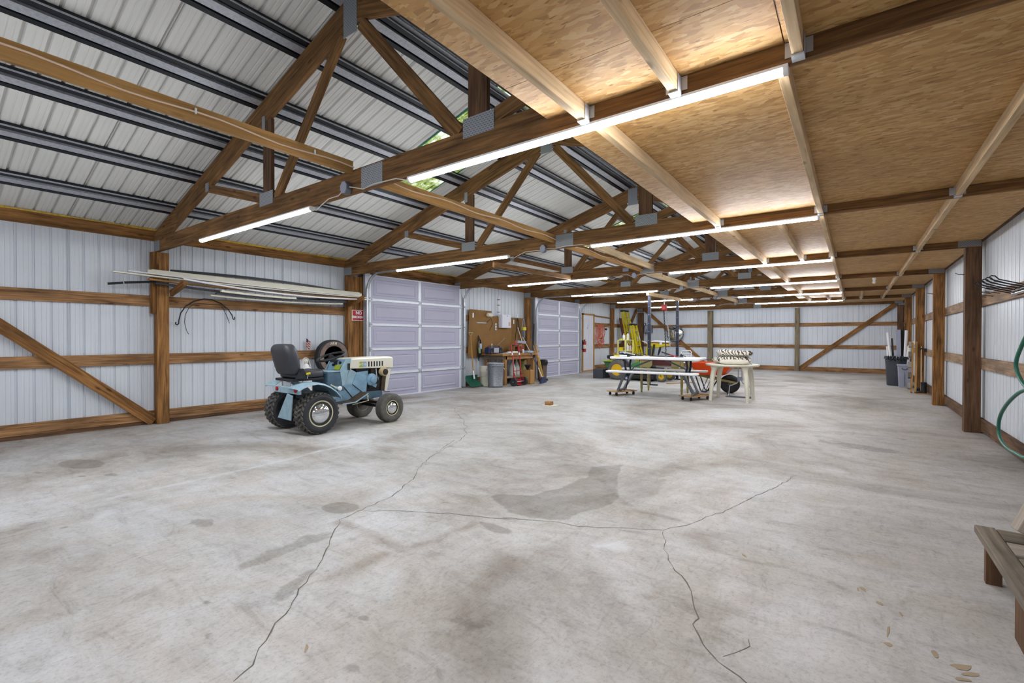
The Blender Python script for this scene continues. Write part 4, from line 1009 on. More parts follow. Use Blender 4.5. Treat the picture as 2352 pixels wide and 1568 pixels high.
m = MB()
G = [[(-7.735+r*math.cos(a)*.95, 4.465+r*math.sin(a), z) for a in [math.radians(55+250*k/14) for k in range(15)]] for r, z in ((.092, .70), (.075, .76), (.064, .80), (.055, .84), (.028, .865), (.004, .872))]
m.sheet(G, -.008); m.build('veil', 'white', t, True)
for s in (-1, 1):
    m = MB(); m.tube([(-7.74, 4.465+s*.08, .67), (-7.66, 4.465+s*.09, .58), (-7.62, 4.465+s*.01, .60)], [.035, .03, .018], 10); m.build('arm', 'white', t, True)
f = thing('small_flag', 'small striped stick flag standing on the girt by the spare tyre', 'flag', (-7.93, 4.60, .988))
m = MB(); m.tube([(-7.945, 4.60, .988), (-7.945, 4.60, 1.215)], .003, 6); m.build('stick', 'strip', f)
w0 = lambda u, v: (-7.945+.012*math.sin(u*7), 4.603+u*.075*(1-.25*v), 1.20-v*.145-u*.055)
for k in range(7):
    m = MB(); m.sheet([[w0(u/6, (k+q)/7) for q in (0, .5, 1)] for u in range(7)], .0012); m.build('stripe', 'flagred' if k % 2 == 0 else 'linen', f, True)
m = MB(); m.sheet([[tuple(Vector(w0(u/12, v/7))+Vector((.0025, 0, 0))) for v in range(4)] for u in range(6)], .001); m.build('canton', 'flagblue', f, True)

# rack of long stock on two brackets
def stick(name, mat, label, y0, y1, x, z0, z1, sag, w, h, cat='strip', grp='long strips on the wall rack'):
    m = MB(); n = 14; pts = []
    for i in range(n+1):
        u = i/n; pts.append((x, y0+(y1-y0)*u, z0+(z1-z0)*u-sag*4*u*(1-u)))
    for a, b in zip(pts[:-1], pts[1:]): m.bar(a, (b[0], b[1]+.002, b[2]), w, h)
    return one(m, name, mat, label, cat, grp)
stick('siding_strip', 'ivory', 'long ivory siding strip, foremost on the rack with its tip far left of the post', 1.80, 5.60, -7.60, 2.05, 1.985, .02, .09, .014)
stick('siding_strip', 'white', 'bright white strip lying on the foremost ivory siding', 1.97, 5.55, -7.65, 2.085, 2.012, .02, .045, .014)
stick('siding_strip', 'ivory', 'broad ivory siding panel standing behind the white strip', 2.20, 5.60, -7.72, 2.10, 2.035, .01, .02, .07)
stick('siding_strip', 'ivory', 'ivory siding panel standing against the post at the back', 2.27, 5.62, -7.80, 2.115, 2.06, .0, .02, .075)
stick('siding_strip', 'white', 'glossy white channel bowing lowest at the front of the rack', 2.55, 5.66, -7.52, 2.03, 1.955, .07, .03, .022)
stick('siding_strip', 'ivory', 'short ivory channel hanging under the rack', 3.05, 4.2, -7.58, 1.905, 1.875, .01, .05, .03)
stick('siding_strip', 'ivory', 'ivory vented soffit piece lowest under the rack', 2.95, 5.15, -7.70, 1.84, 1.845, .03, .09, .02)
stick('black_pipe', 'black', 'black flexible pipe bowing over the top of the rack', 2.5, 5.5, -7.83, 2.16, 2.07, -.05, .035, .035, 'pipe')
stick('black_pipe', 'binblk', 'dark strip sagging under the ivory siding', 2.3, 5.4, -7.76, 1.965, 1.94, .06, .05, .03, 'pipe')
stick('black_pipe', 'binblk', 'dark channel between the two lowest ivory pieces', 3.0, 5.2, -7.62, 1.87, 1.885, .03, .04, .025, 'pipe')
m = MB(); m.tube([(-7.80, 1.80, 1.91), (-7.78, 2.0, 1.945), (-7.76, 2.35, 1.985)], .016, 10); q = one(m, 'pipe_offcut', 'black', 'black pipe end poking out left of the post under the strips', 'pipe')
m = MB(); m.tube([(-7.787, 1.955, 1.937), (-7.785, 1.965, 1.94)], .02, 10); m.build('wire_tie', 'galvlt', q)
stick('wood_moulding', 'bench', 'brown wooden moulding under the siding on the rack', 2.2, 5.45, -7.68, 2.0, 1.965, .03, .09, .02)
stick('wood_moulding', 'strip', 'tan wooden lath on the back edge of the rack', 2.6, 5.62, -7.86, 2.06, 2.08, .01, .03, .03)
stick('wood_moulding', 'strip', 'short tan board end resting low at the far bracket', 4.6, 5.55, -7.60, 1.92, 1.93, .0, .08, .02)
for y, lb in ((2.51, 'brown angled rack bracket on the nearest left post'), (5.375, 'brown angled rack bracket on the no smoking sign post')):
    m = MB(); m.bar((-7.84, y, 1.84), (-7.34, y, 1.955), .038, .085, 0, (0, 0, 1)); one(m, 'rack_bracket', 'post', lb, 'bracket', 'rack brackets')
m = MB(); pts = [(-7.945, 2.600, 1.440), (-7.945, 2.595, 1.41), (-7.945, 2.615, 1.40), (-7.945, 2.635, 1.415), (-7.945, 2.637, 1.46), (-7.945, 2.66, 1.57), (-7.945, 2.72, 1.67), (-7.945, 2.83, 1.755), (-7.945, 2.96, 1.80), (-7.945, 3.08, 1.795), (-7.945, 3.2, 1.745), (-7.945, 3.30, 1.66), (-7.945, 3.36, 1.57), (-7.945, 3.372, 1.515), (-7.945, 3.385, 1.50), (-7.945, 3.40, 1.515), (-7.945, 3.398, 1.545)]
m.tube(pts, .0085, 8); one(m, 'hanger_bow', 'black', 'black arched double hook hung on the upper girt under the rack', 'hook', smooth=True)
m = MB(); m.tube([(-7.965, 3.33, 1.44), (-7.965, 3.29, 1.56), (-7.965, 3.24, 1.66)]+[(-7.948, 3.2, 1.72), (-7.948, 2.85, 1.73), (-7.95, 2.77, 1.66), (-7.965, 2.725, 1.55), (-7.965, 2.715, 1.44), (-7.965, 2.74, 1.32), (-7.965, 2.768, 1.265)], .004, 6); one(m, 'thin_cable', 'black', 'thin dark cable dangling beside the black arched hook', 'cable')
# ---------------------------------------------------------------- work area between the garage doors
t = thing('pegboard', 'brown hardboard pegboard mounted behind the workbench', 'pegboard', (-7.93, 10.2, .72))
m = MB(); m.prism([(8.93, .72), (11.46, .72), (11.46, 1.795), (9.91, 1.81), (9.905, 1.94), (8.99, 1.95)], 'x', -7.934, -7.928); m.build('board', 'peg', t)
m = MB()
for i in range(40):
    for j in range(16): m.box(-7.928, -7.9275, 9.0+i*.061, 9.006+i*.061, .80+j*.062, .806+j*.062)
m.build('peg_holes', 'soot', t)
m = MB()
for k in range(9): m.tube([(-7.928, 9.30+k*.044, 1.60), (-7.90, 9.30+k*.044, 1.60), (-7.895, 9.30+k*.044, 1.62)], .004, 5)
m.bar((-7.925, 9.28, 1.61), (-7.925, 9.68, 1.61), .006, .03); m.build('hook_rail', 'galv', t)
for y, z in ((9.12, 1.80), (10.90, 1.68), (9.90, 1.0)):
    m = MB(); m.box(-7.927, -7.915, y-.02, y+.02, z-.06, z+.06); m.build('clip', 'galvlt' if z > 1.2 else 'ivory', t, bev=.003)
m = MB(); m.tube([(-7.92, 9.80, 1.42), (-7.915, 9.92, 1.60), (-7.91, 9.85, 1.75), (-7.915, 9.72, 1.66), (-7.915, 9.64, 1.58)], .005, 6); one(m, 'loose_wire', 'black', 'black loose wire curling under the floodlight on the pegboard', 'wire')
m = MB(); m.box(-7.926, -7.90, 10.02, 10.09, 1.43, 1.615); g = one(m, 'outlet_strip', 'galvlt', 'narrow grey outlet strip screwed to the pegboard', 'outlet', bev=.004)
m = MB(); m.box(-7.90, -7.896, 10.04, 10.07, 1.46, 1.50); m.box(-7.90, -7.896, 10.04, 10.07, 1.54, 1.58); m.build('socket', 'black', g)
t = thing('flood_light', 'white floodlight on the upper edge of the pegboard', 'lamp', (-7.88, 9.75, 1.82))
m = MB(); m.lathe([(.02, -.10), (.05, -.09), (.055, 0), (.06, .06), (.055, .075)], (-7.86, 9.73, 1.83), 'y', 16); m.build('housing', 'ivory', t, True)
m = MB(); m.lathe([(.05, 0), (.045, .01), (.02, .014)], (-7.86, 9.80, 1.83), 'y', 16); m.build('lens', 'soot', t, True)
m = MB(); m.box(-7.927, -7.88, 9.70, 9.76, 1.80, 1.86); m.build('bracket', 'ivory', t)
t = thing('breaker_panel', 'white electrical breaker panel on the pegboard', 'electrical box', (-7.85, 10.40, 1.5))
m = MB(); m.box(-7.927, -7.81, 10.20, 10.62, 1.495, 1.865); m.build('box', 'doorw', t, bev=.006)
m = MB(); m.box(-7.81, -7.803, 10.225, 10.60, 1.51, 1.85); d = m.build('cover', 'doorw', t, bev=.004)
m = MB(); m.box(-7.803, -7.801, 10.50, 10.57, 1.55, 1.66); m.build('warning_label', paint('label salmon', 'c9a594', .7), d)
m = MB(); m.box(-7.803, -7.799, 10.42, 10.45, 1.815, 1.83); m.build('latch', 'black', d)
t = thing('conduit', 'white vertical conduit pipe above the breaker panel', 'pipe', (-7.94, 10.23, 1.6))
m = MB(); m.tube([(-7.945, 10.23, 1.60), (-7.945, 10.22, 2.38)], .022, 10); m.build('pipe', 'white', t, True)
for z in (1.72, 1.93, 2.12, 2.27):
    m = MB(); m.box(-7.97, -7.92, 10.19, 10.26, z-.008, z+.008); m.build('pipe_clip', 'black', t)
# bench
t = thing('workbench', 'worn wooden workbench against the pegboard', 'workbench', (-7.55, 10.2, 0))
m = MB()
for k in range(4): m.box(-7.925+k*.182, -7.745+k*.182, 9.43, 11.0, .765, .805)
m.build('top', 'bench', t, bev=.003)
m = MB(); m.box(-7.21, -7.18, 9.42, 11.02, .755, .81); m.build('front_edge', 'bench', t)
m = MB(); m.box(-7.27, -7.23, 9.60, 10.95, .66, .755); m.build('apron', 'bench', t)
m = MB(); m.box(-7.9, -7.25, 9.52, 9.56, .66, .755); m.build('apron', 'oldwood', t)
for x, y in ((-7.27, 9.615), (-7.27, 10.93), (-7.86, 9.615), (-7.86, 10.93)):
    m = MB(); m.box(x-.04, x+.04, y-.045, y+.045, 0, .765); m.build('leg', 'bench', t, bev=.003)
m = MB(); m.box(-7.88, -7.28, 9.66, 10.89, .17, .20); m.build('lower_shelf', 'greywood', t)
m = MB(); m.box(-7.60, -7.44, 10.85, 11.52, .807, .845); one(m, 'wood_offcut', 'strip', 'tan board lying on the bench and overhanging its far end', 'board')
# radio
t = thing('radio', 'black portable stereo radio on the workbench', 'radio', (-7.62, 9.62, .806))
m = MB(); m.prism([(9.33, .81), (9.33, .93), (9.37, .975), (9.87, .975), (9.91, .93), (9.91, .81)], 'x', -7.72, -7.55); m.build('case', 'darkblue', t, bev=.02)
for y in (9.43, 9.81):
    m = MB(); m.lathe([(.07, 0), (.07, .012), (.055, .012), (.02, .004)], (-7.552, y, .885), 'x', 20); m.build('speaker', 'black', t, True)
m = MB(); m.box(-7.552, -7.538, 9.52, 9.72, .83, .955); m.build('control_panel', 'galv', t, bev=.004)
m = MB(); m.tube([(-7.64, 9.36, .97), (-7.64, 9.40, 1.005), (-7.64, 9.84, 1.005), (-7.64, 9.88, .97)], .012, 8); m.build('handle', 'black', t, True)
m = MB(); m.tube([(-7.70, 9.80, .975), (-7.70, 10.20, 1.22)], .003, 6); m.build('antenna', 'galv', t)
# small things on the bench
def bottle(name, c, r, h, mat, capmat, label, cat='bottle', grp=None, cap=.25):
    t = thing(name, label, cat, c, 0, grp); x, y, z = c
    m = MB(); m.lathe([(r*.9, z), (r, z+.01), (r, z+h*.62), (r*.8, z+h*.72), (r*.35, z+h*.8), (r*.32, z+h*.86)], (x, y, 0), 'z', 16); m.build('body', mat, t, True)
    m = MB(); m.lathe([(r*.42, z+h*.85), (r*.42, z+h), (r*.2, z+h+.002)], (x, y, 0), 'z', 12); m.build('cap', capmat, t, True)
    return t
m = MB(); m.tube([(-7.36, 9.86, .835), (-7.30, 10.22, .835)], .028, 14); one(m, 'paper_roll', 'white', 'white paper roll lying at the front of the bench', 'paper', smooth=True)
m = MB(); m.box(-7.50, -7.28, 9.56, 9.82, .806, .812); m.box(-7.44, -7.30, 9.50, 9.70, .812, .816); one(m, 'paper_sheet', 'ivory', 'pale paper sheet at the near edge of the bench', 'paper')
m = MB(); m.sheet([[(-7.60+.05*i, 9.95+.06*j, .812+.02*abs(math.sin(i*2.1+j*1.3))) for j in range(5)] for i in range(4)], .004); one(m, 'rag', 'linen', 'crumpled pale rag beside the radio', 'rag', smooth=True)
t = thing('tool_box', 'open wooden tool box full of tools on the bench behind the hand truck', 'tool box', (-7.60, 10.52, .806))
m = MB(); m.box(-7.70, -7.50, 10.36, 10.68, .806, .82); m.box(-7.70, -7.50, 10.36, 10.375, .806, 1.0); m.box(-7.70, -7.50, 10.665, 10.68, .806, 1.0); m.box(-7.70, -7.68, 10.36, 10.68, .82, .93); m.box(-7.72, -7.48, 10.34, 10.70, .985, 1.0); m.build('box', 'bench', t)
for k in range(5):
    m = MB(); y = 10.40+k*.055; m.tube([(-7.62, y, 1.006), (-7.52, y+.05, 1.012+.012*(k % 2))], .009, 6); m.build('hand_tool', ['soot', 'galv', 'red', 'soot', 'galv'][k], t)
bottle('squeeze_bottle', (-7.40, 10.43, .806), .035, .16, 'darkblue', 'white', 'dark blue bottle on the bench in front of the tool box')
bottle('squeeze_bottle', (-7.38, 10.60, .806), .030, .13, 'white', 'black', 'small white bottle with black cap on the bench by the hand truck')
bottle('jug', (-7.66, 10.78, .806), .06, .24, 'white', 'sky', 'white jug with pale blue cap on the bench under the push broom', 'jug')
t = thing('fuel_can', 'red fuel can at the far end of the bench', 'can', (-7.70, 10.93, .806))
m = MB(); m.box(-7.80, -7.62, 10.84, 10.99, .806, 1.01); m.build('body', 'red', t, bev=.025)
m = MB(); m.tube([(-7.76, 10.87, 1.01), (-7.76, 10.87, 1.05), (-7.68, 10.95, 1.05), (-7.68, 10.95, 1.01)], .012, 8); m.build('handle', 'red', t, True)
m = MB(); m.lathe([(.022, 1.008), (.022, 1.035)], (-7.645, 10.87, 0), 'z', 12); m.build('cap', 'yellow', t, True)
t = thing('plastic_tray', 'pale blue plastic tray on the bench under the red fuel can', 'tray', (-7.38, 10.83, .806))
m = MB(); m.box(-7.47, -7.29, 10.70, 10.98, .806, .812)
for a in ((-7.47, -7.462, 10.70, 10.98), (-7.298, -7.29, 10.70, 10.98), (-7.47, -7.29, 10.70, 10.708), (-7.47, -7.29, 10.972, 10.98)): m.box(*a, .806, .86)
m.build('tray_body', 'sky', t)
m = MB(); m.bar((-7.30, 10.62, .812), (-7.26, 10.78, .812), .03, .012); one(m, 'file', 'maroon', 'small dark red tool lying at the bench front edge', 'tool')
# below the bench
def jug(x, y, r, h, lb):
    m = MB(); m.lathe([(r, .202), (r*1.02, .23), (r, .202+h*.45), (r*.6, .202+h*.65), (r*.28, .202+h*.8), (r*.28, .202+h)], (x, y, 0), 'z', 18); return one(m, 'water_jug', 'trans', lb, 'jug', 'milky jugs under the bench', smooth=True)
jug(-7.55, 10.33, .10, .44, 'milky jug under the bench directly behind the hand truck')
jug(-7.62, 10.62, .09, .46, 'milky jug under the bench partly behind the black funnel')
m = MB(); m.box(-7.72, -7.52, 9.95, 10.16, .202, .32); one(m, 'storage_case', 'binblk', 'dark case on the lower shelf of the bench', 'case', bev=.01)
m = MB(); m.prism([(10.72, .202), (10.72, .58), (10.80, .63), (10.86, .61), (10.87, .202)], 'x', -7.74, -7.42); one(m, 'seed_sack', 'olive', 'olive sack standing under the far end of the bench', 'sack', bev=.03)
# bins and buckets in front
t = thing('trash_can', 'dented galvanised trash can in front of the workbench', 'trash can', (-7.17, 9.11, 0))
m = MB(); z = [0, .02, .03, .05, .06, .50, .52, .53, .55, .56, .585, .595]; r = [.178, .182, .19, .19, .183, .203, .204, .211, .211, .204, .206, .214]
m.lathe(list(zip(r, z))+[(.205, .592), (.198, .55), (.175, .02)], (-7.17, 9.11, 0), 'z', 40); m.build('body', 'spangle', t, True)
m = MB(); m.tube([(-7.17+.213*math.cos(a), 9.11+.213*math.sin(a), .593) for a in [2*PI*k/36 for k in range(36)]], .008, 6, 0, True); m.build('rim', 'galv', t, True)
for s in (-1, 1):
    m = MB(); a0 = .7; c, sn = math.cos(a0), math.sin(a0)
    pts = [(-7.17+s*(c*q-sn*w), 9.11+s*(sn*q+c*w), zz) for q, w, zz in ((.20, -.07, .47), (.225, -.07, .45), (.228, 0, .42), (.225, .07, .45), (.20, .07, .47))]
    m.tube(pts, .006, 6); m.build('handle', 'galv', t)
t = thing('plastic_bucket', 'tall white plastic bucket tucked behind the trash can', 'bucket', (-7.58, 9.22, 0))
m = MB(); m.lathe([(.125, 0), (.13, .02), (.145, .34), (.152, .35), (.152, .39), (.148, .40), (.15, .50), (.14, .50), (.12, .03)], (-7.58, 9.22, 0), 'z', 28); m.build('body', 'ivory', t, True)
m = MB(); m.tube([(-7.58+.155*math.cos(a), 9.22-.155*math.sin(a), .40-.16*math.sin(a)) for a in [PI*k/12 for k in range(13)]], .004, 6); m.build('bail', 'galv', t)
t = thing('snow_shovel', 'green snow shovel with wooden handle leaning on the wall', 'shovel', (-7.6, 8.84, 0))
G = []
for i in range(9):
    u = i/8; row = []
    for j in range(9):
        v = (j-4)/4; row.append((-7.50-.20*u-.03*math.sin(u*PI)+.05*(1-abs(v))*0, 8.82+v*.22, .02+u*.27))
    G.append(row)
for i, r_ in enumerate(G):
    for j, p in enumerate(r_): G[i][j] = (p[0]-.06*math.sin(math.pi*i/8)+.012*(j % 2), p[1], p[2])
m = MB(); m.sheet(G, .006); m.build('blade', 'greenp', t, False)
m = MB(); m.tube([(-7.62, 8.83, .20), (-7.66, 8.835, .40)], .022, 10); m.build('socket', 'white', t, True)
m = MB(); m.tube([(-7.66, 8.835, .38), (-7.88, 8.97, 1.30)], .015, 10); m.build('handle', 'strip', t, True)
m = MB(); m.tube([(-7.885, 8.90, 1.345), (-7.885, 9.07, 1.345)], .016, 10); m.tube([(-7.885, 8.92, 1.335), (-7.88, 8.97, 1.27)], .009, 6); m.tube([(-7.885, 9.05, 1.335), (-7.88, 8.98, 1.27)], .009, 6); m.build('grip', 'tan', t, True)
t = thing('cord_coil', 'long black cord coil hanging at the edge of the pegboard', 'cord', (-7.89, 9.31, .60))
for k in range(4):
    m = MB(); m.tube([(-7.89+.012*k, 9.31+(.045+.012*k)*math.cos(a)+.015*math.sin(3*a+k), .955+(.33-.035*k)*math.sin(a)) for a in [2*PI*i/36 for i in range(36)]], .007, 6, 0, True); m.build('loop', 'black', t, True)
m = MB(); m.box(-7.86, -7.84, 9.31, 9.38, .93, 1.07); m.build('card_tag', 'sky', t)
m = MB(); m.box(-7.86, -7.84, 9.27, 9.33, .82, .96); m.build('card_tag', paint('tag green', '8fb08a', .6), t)
# red hand truck
t = thing('hand_truck', 'red two wheeled hand truck leaning against the workbench', 'hand truck', (-6.99, 9.78, 0))
for y in (9.62, 9.93):
    m = MB(); m.tube([(-6.98, y, .09), (-6.99, y, .40), (-7.03, y+.01, .80), (-7.09, y+.03, .93), (-7.14, y+.10, 1.04), (-7.15, y+.13, 1.06)], .014, 10); m.build('side_rail', 'red', t, True)
    m = MB(); m.tube([(-7.03, y, .78), (-7.04, y, .84)], .018, 10); m.build('white_band', 'white', t, True)
    m = MB(); m.bar((-6.975, y, .33), (-6.90, y+.01, .11), .012, .02); m.build('axle_brace', 'red', t)
for a, b in (((-7.155, 9.75, 1.06), (-7.155, 10.07, 1.06)), ((-6.985, 9.62, .37), (-6.985, 9.93, .38)), ((-7.02, 9.62, .70), (-7.02, 9.93, .70)), ((-7.15, 10.06, 1.06), (-7.06, 9.98, .88))):
    m = MB(); m.tube([a, b], .012, 8); m.build('crossbar', 'red', t, True)
m = MB(); m.box(-6.985, -6.975, 9.60, 9.95, .03, .16); m.box(-6.975, -6.86, 9.64, 9.91, .03, .036); m.build('toe_plate', 'red', t)
m = MB(); m.tube([(-6.93, 9.50, .105), (-6.93, 10.05, .105)], .01, 8); m.build('axle', 'galv', t)
for y in (9.545, 10.005):
    m = tyre(-6.93, 0, 0, .105, .05, .055, False); v = [(-6.93+b, y+(a+6.93), .104+c) for a, b, c in m.v]; m.v = v; w_ = m.build('wheel', 'rubber2', t, True)
    m = MB(); m.lathe([(.06, -.018), (.06, .018), (.03, .02), (.02, .028)], (-6.93, y, .104), 'y', 18); m.build('wheel_hub', 'bingry', w_, True)
# cardboard box and funnel
t = thing('cardboard_box', 'open brown cardboard box at the foot of the bench', 'box', (-7.0, 10.31, 0))
m = MB(); x0, x1, y0, y1 = -7.12, -6.88, 10.215, 10.42
for a in ((x0, x1, y0, y0+.006), (x0, x1, y1-.006, y1), (x0, x0+.006, y0, y1), (x1-.006, x1, y0, y1)): m.box(*a, .002, .375)
m.box(x0, x1, y0, y1, .002, .01); m.build('carton', 'card', t)
m = MB(); m.bar((-7.10, 10.36, .372), (-6.95, 10.36, .385), .09, .004); m.build('flap', 'card', t)
t = thing('funnel', 'black plastic funnel standing in the cardboard box', 'funnel', (-7.03, 10.30, .36))
m = MB(); m.lathe([(.018, .25), (.02, .37), (.09, .49), (.098, .495), (.10, .51), (.094, .51), (.016, .37)], (-7.03, 10.31, 0), 'z', 24); m.build('cone', 'black', t, True)
m = MB(); m.sheet([[(-6.93+.03*i, 10.25+.05*j, .355+.02*((i+j) % 2)) for j in range(3)] for i in range(2)], .004); one(m, 'packing_paper', 'white', 'white packing paper poking out of the cardboard box', 'paper')
# brooms and poles
t = thing('push_broom', 'angled black broom with long blue and grey handle leaning on the bench', 'broom', (-6.80, 10.62, 0))
m = MB(); m.tube([(-7.19, 10.30, 1.25), (-7.02, 10.44, .82)], .011, 8); m.build('handle', 'galv', t, True)
m = MB(); m.tube([(-7.02, 10.44, .82), (-6.86, 10.575, .42)], .011, 8); m.build('handle_sleeve', 'darkblue', t, True)
m = MB(); m.tube([(-6.86, 10.575, .42), (-6.78, 10.64, .16)], .013, 8); m.build('ferrule', 'ivory', t, True)
m = MB(); m.prism([(10.58, .17), (10.70, .17), (10.83, .02), (10.52, .0)], 'x', -6.80, -6.74); m.build('bristle_head', 'darkblue', t, bev=.006)
t = thing('floor_brush', 'flat black brush head with wooden pole beside the brown bin', 'broom', (-7.08, 11.17, 0))
m = MB(); m.box(-7.13, -7.06, 11.02, 11.38, .03, .06); m.build('block', 'soot', t, bev=.004)
m = MB(); m.box(-7.14, -7.05, 11.02, 11.38, .0, .032); m.build('bristles', 'black', t)
m = MB(); m.tube([(-7.09, 11.18, .06), (-7.70, 11.55, 1.06)], .012, 8); m.build('pole', 'strip', t, True)
m = MB(); m.tube([(-7.65, 11.52, 1.0), (-7.76, 11.72, 1.64)], .017, 8); m.build('pole_grip', 'black', t, True)
for i, (y0, y1, z1, x, mt, lb) in enumerate(((11.02, 11.12, 1.05, -7.18, 'strip', 'tan wooden stick leaning at the bench end, tallest of the sticks'), (11.13, 11.22, .70, -7.15, 'yellow', 'yellow painted stick leaning beside the brown bin'), (11.06, 11.16, .68, -7.12, 'strip', 'short tan stick leaning at the bench end'), (11.19, 11.26, .55, -7.16, 'bench', 'brown stick leaning nearest the brown bin'))):
    m = MB(); m.bar((x+.06, y1, .0), (x-.06, y0, z1), .03, .035); one(m, 'garden_stake', mt, lb, 'stick', 'sticks at the end of the bench')
t = thing('waste_bin', 'tall brown waste bin with black bag before the narrower garage door', 'bin', (-7.33, 11.52, 0))
m = MB(); m.prism([(11.42, 0), (11.60, 0), (11.64, .56), (11.40, .56)], 'x', -7.44, -7.24); m.build('bin_body', 'brownbin', t, bev=.01)
rr = random.Random(4)
G = [[(-7.34+(.13+.02*rr.random())*k*math.cos(a), 11.52+(.14+.02*rr.random())*k*math.sin(a), z) for a in [2*PI*i/24 for i in range(25)]] for z, k in ((.44, 1.06), (.50, 1.14), (.56, 1.1), (.585, .95), (.55, .7))]
for r_ in G: r_[-1] = r_[0]
m = MB(); m.sheet(G, .003); m.build('bin_liner', 'bag', t, True)
t = thing('pruning_pole', 'long handled pruner hanging upside down on the pegboard', 'pruner', (-7.86, 10.98, 1.1))
m = MB(); m.tube([(-7.87, 10.90, 1.14), (-7.87, 11.0, 1.62), (-7.88, 11.02, 1.80)], .011, 8); m.build('handle', 'soot', t, True)
m = MB(); m.tube([(-7.87, 11.18, 1.14), (-7.87, 11.08, 1.62), (-7.88, 11.03, 1.80)], .011, 8); m.build('handle', 'soot', t, True)
m = MB(); m.prism([(11.0, 1.78), (11.05, 1.78), (11.06, 1.88), (11.025, 1.93), (10.995, 1.86)], 'x', -7.885, -7.875); m.build('blade', 'galv', t)
for y in (10.90, 11.18):
    m = MB(); m.tube([(-7.87, y, 1.14), (-7.87, y-.002, 1.0)], .016, 8); m.build('grip', 'orange', t, True)
t = thing('squeegee', 'grey push broom head with pale stick standing on the bench', 'broom', (-7.62, 10.83, .806))
m = MB(); m.bar((-7.60, 10.62, 1.115), (-7.60, 11.04, 1.085), .05, .07); m.build('head', 'bingry', t, bev=.004)
m = MB(); m.tube([(-7.62, 10.90, 1.09), (-7.76, 10.88, 1.52)], .012, 8); m.build('stick', 'linen', t, True)
m = MB(); m.tube([(-7.63, 10.66, 1.09), (-7.63, 10.70, .806)], .010, 8); m.build('stick', 'linen', t, True)
t = thing('work_light', 'yellow corded work light hanging by its grey coil beside the pruner', 'lamp', (-7.80, 11.24, 1.25))
m = MB()
for k in range(3): m.tube([(-7.80, 11.23+(.05+.012*k)*math.cos(a), 1.50+(.24+.03*k)*math.sin(a)) for a in [2*PI*i/30 for i in range(30)]], .009, 6, 0, True)
m.build('cord_loops', 'steel', t, True)
m = MB(); m.box(-7.84, -7.76, 11.155, 11.31, 1.44, 1.535); m.build('hand_lamp', 'yellow', t, bev=.008)
m = MB(); m.lathe([(.035, 1.22), (.04, 1.30), (.04, 1.44)], (-7.79, 11.23, 0), 'z', 14); m.build('cage', 'steel', t, True)
# extinguisher, orange cords, switch
t = thing('fire_extinguisher', 'red fire extinguisher hung beside the white entry door', 'fire extinguisher', (-7.80, 15.02, .72))
m = MB(); m.lathe([(.05, .72), (.06, .73), (.06, 1.03), (.052, 1.08), (.025, 1.11), (.022, 1.13)], (-7.79, 15.02, 0), 'z', 20); m.build('cylinder', 'red', t, True)
m = MB(); m.box(-7.81, -7.77, 14.99, 15.05, 1.13, 1.15); m.bar((-7.79, 15.0, 1.15), (-7.79, 15.09, 1.175), .02, .012); m.build('valve_handle', 'black', t)
m = MB(); m.tube([(-7.79, 15.05, 1.14), (-7.77, 15.11, 1.10), (-7.77, 15.09, .90)], .009, 6); m.build('hose', 'black', t, True)
m = MB(); m.lathe([(.0605, .84), (.0605, .98)], (-7.79, 15.02, 0), 'z', 20); m.build('paper_label', 'linen', t, True)
m = MB(); m.box(-8.005, -7.845, 14.99, 15.05, .80, 1.15); m.build('wall_bracket', 'black', t)
t = thing('extension_cord', 'tangled orange extension cord coil hung on the wall past the entry door', 'cord', (-7.88, 16.5, .85))
rr = random.Random(12)
for k in range(8):
    y0 = 16.24+.07*k; a1 = .13+.04*rr.random(); hz = .30+.16*rr.random(); zc = 1.72-hz
    m = MB(); m.tube([(-7.90+.05*rr.random()+.012*math.sin(5*a), y0+a1*math.cos(a)+.03*math.sin(3*a+k), zc+hz*math.sin(a)) for a in [2*PI*i/32 for i in range(32)]], .011, 6, 0, True); m.build('cord_loop', 'cord', t, True)
m = MB(); m.tube([(-7.88, 16.5, 1.02), (-7.87, 16.53, .93), (-7.88, 16.48, .86), (-7.88, 16.45, .80)], .011, 6); m.build('cord_loop', 'cord', t, True)
m = MB(); m.box(-7.90, -7.84, 16.95, 17.03, 1.53, 1.60); m.tube([(-7.87, 16.5, 1.20), (-7.86, 16.6, 1.22)], .02, 8); m.build('plug', 'soot', t)
m = MB(); m.box(-7.97, -7.955, 16.135, 16.20, 1.15, 1.28); q = one(m, 'light_switch', 'ivory', 'ivory light switch beside the white entry door', 'switch', bev=.003)
m = MB(); m.box(-7.955, -7.945, 16.16, 16.175, 1.20, 1.23); m.build('toggle', 'ivory', q)
# ---------------------------------------------------------------- folding picnic table on two dollies
PT = Vector((-3.30, 9.60, 0)); PR = .07
t = thing('picnic_table', 'white folding picnic table with attached benches raised on two dollies', 'picnic table', PT, PR)
MW = WM[t]
def loc(m): m.v = [tuple(MW @ Vector(v)) for v in m.v]; return m
def slab(x0, x1, y0, y1, z0, z1, ins=.012):
    m = MB(); c = .05
    def ring(i, z): return [(x0+c, y0+i, z), (x1-c, y0+i, z), (x1-i, y0+c, z), (x1-i, y1-c, z), (x1-c, y1-i, z), (x0+c, y1-i, z), (x0+i, y1-c, z), (x0+i, y0+c, z)]
    vs = ring(ins, z0)+ring(0, z0+.012)+ring(0, z1-.008)+ring(.008, z1)
    m.add(vs, [tuple(range(7, -1, -1)), tuple(range(24, 32))]+[(8*k+j, 8*k+(j+1) % 8, 8*k+8+(j+1) % 8, 8*k+8+j) for k in range(3) for j in range(8)]); return m
loc(slab(-.90, .90, -.375, .375, .785, .832)).build('table_top', 'white', t)
loc(slab(-.90, .90, -.62, -.36, .515, .553)).build('bench_seat', 'white', t)
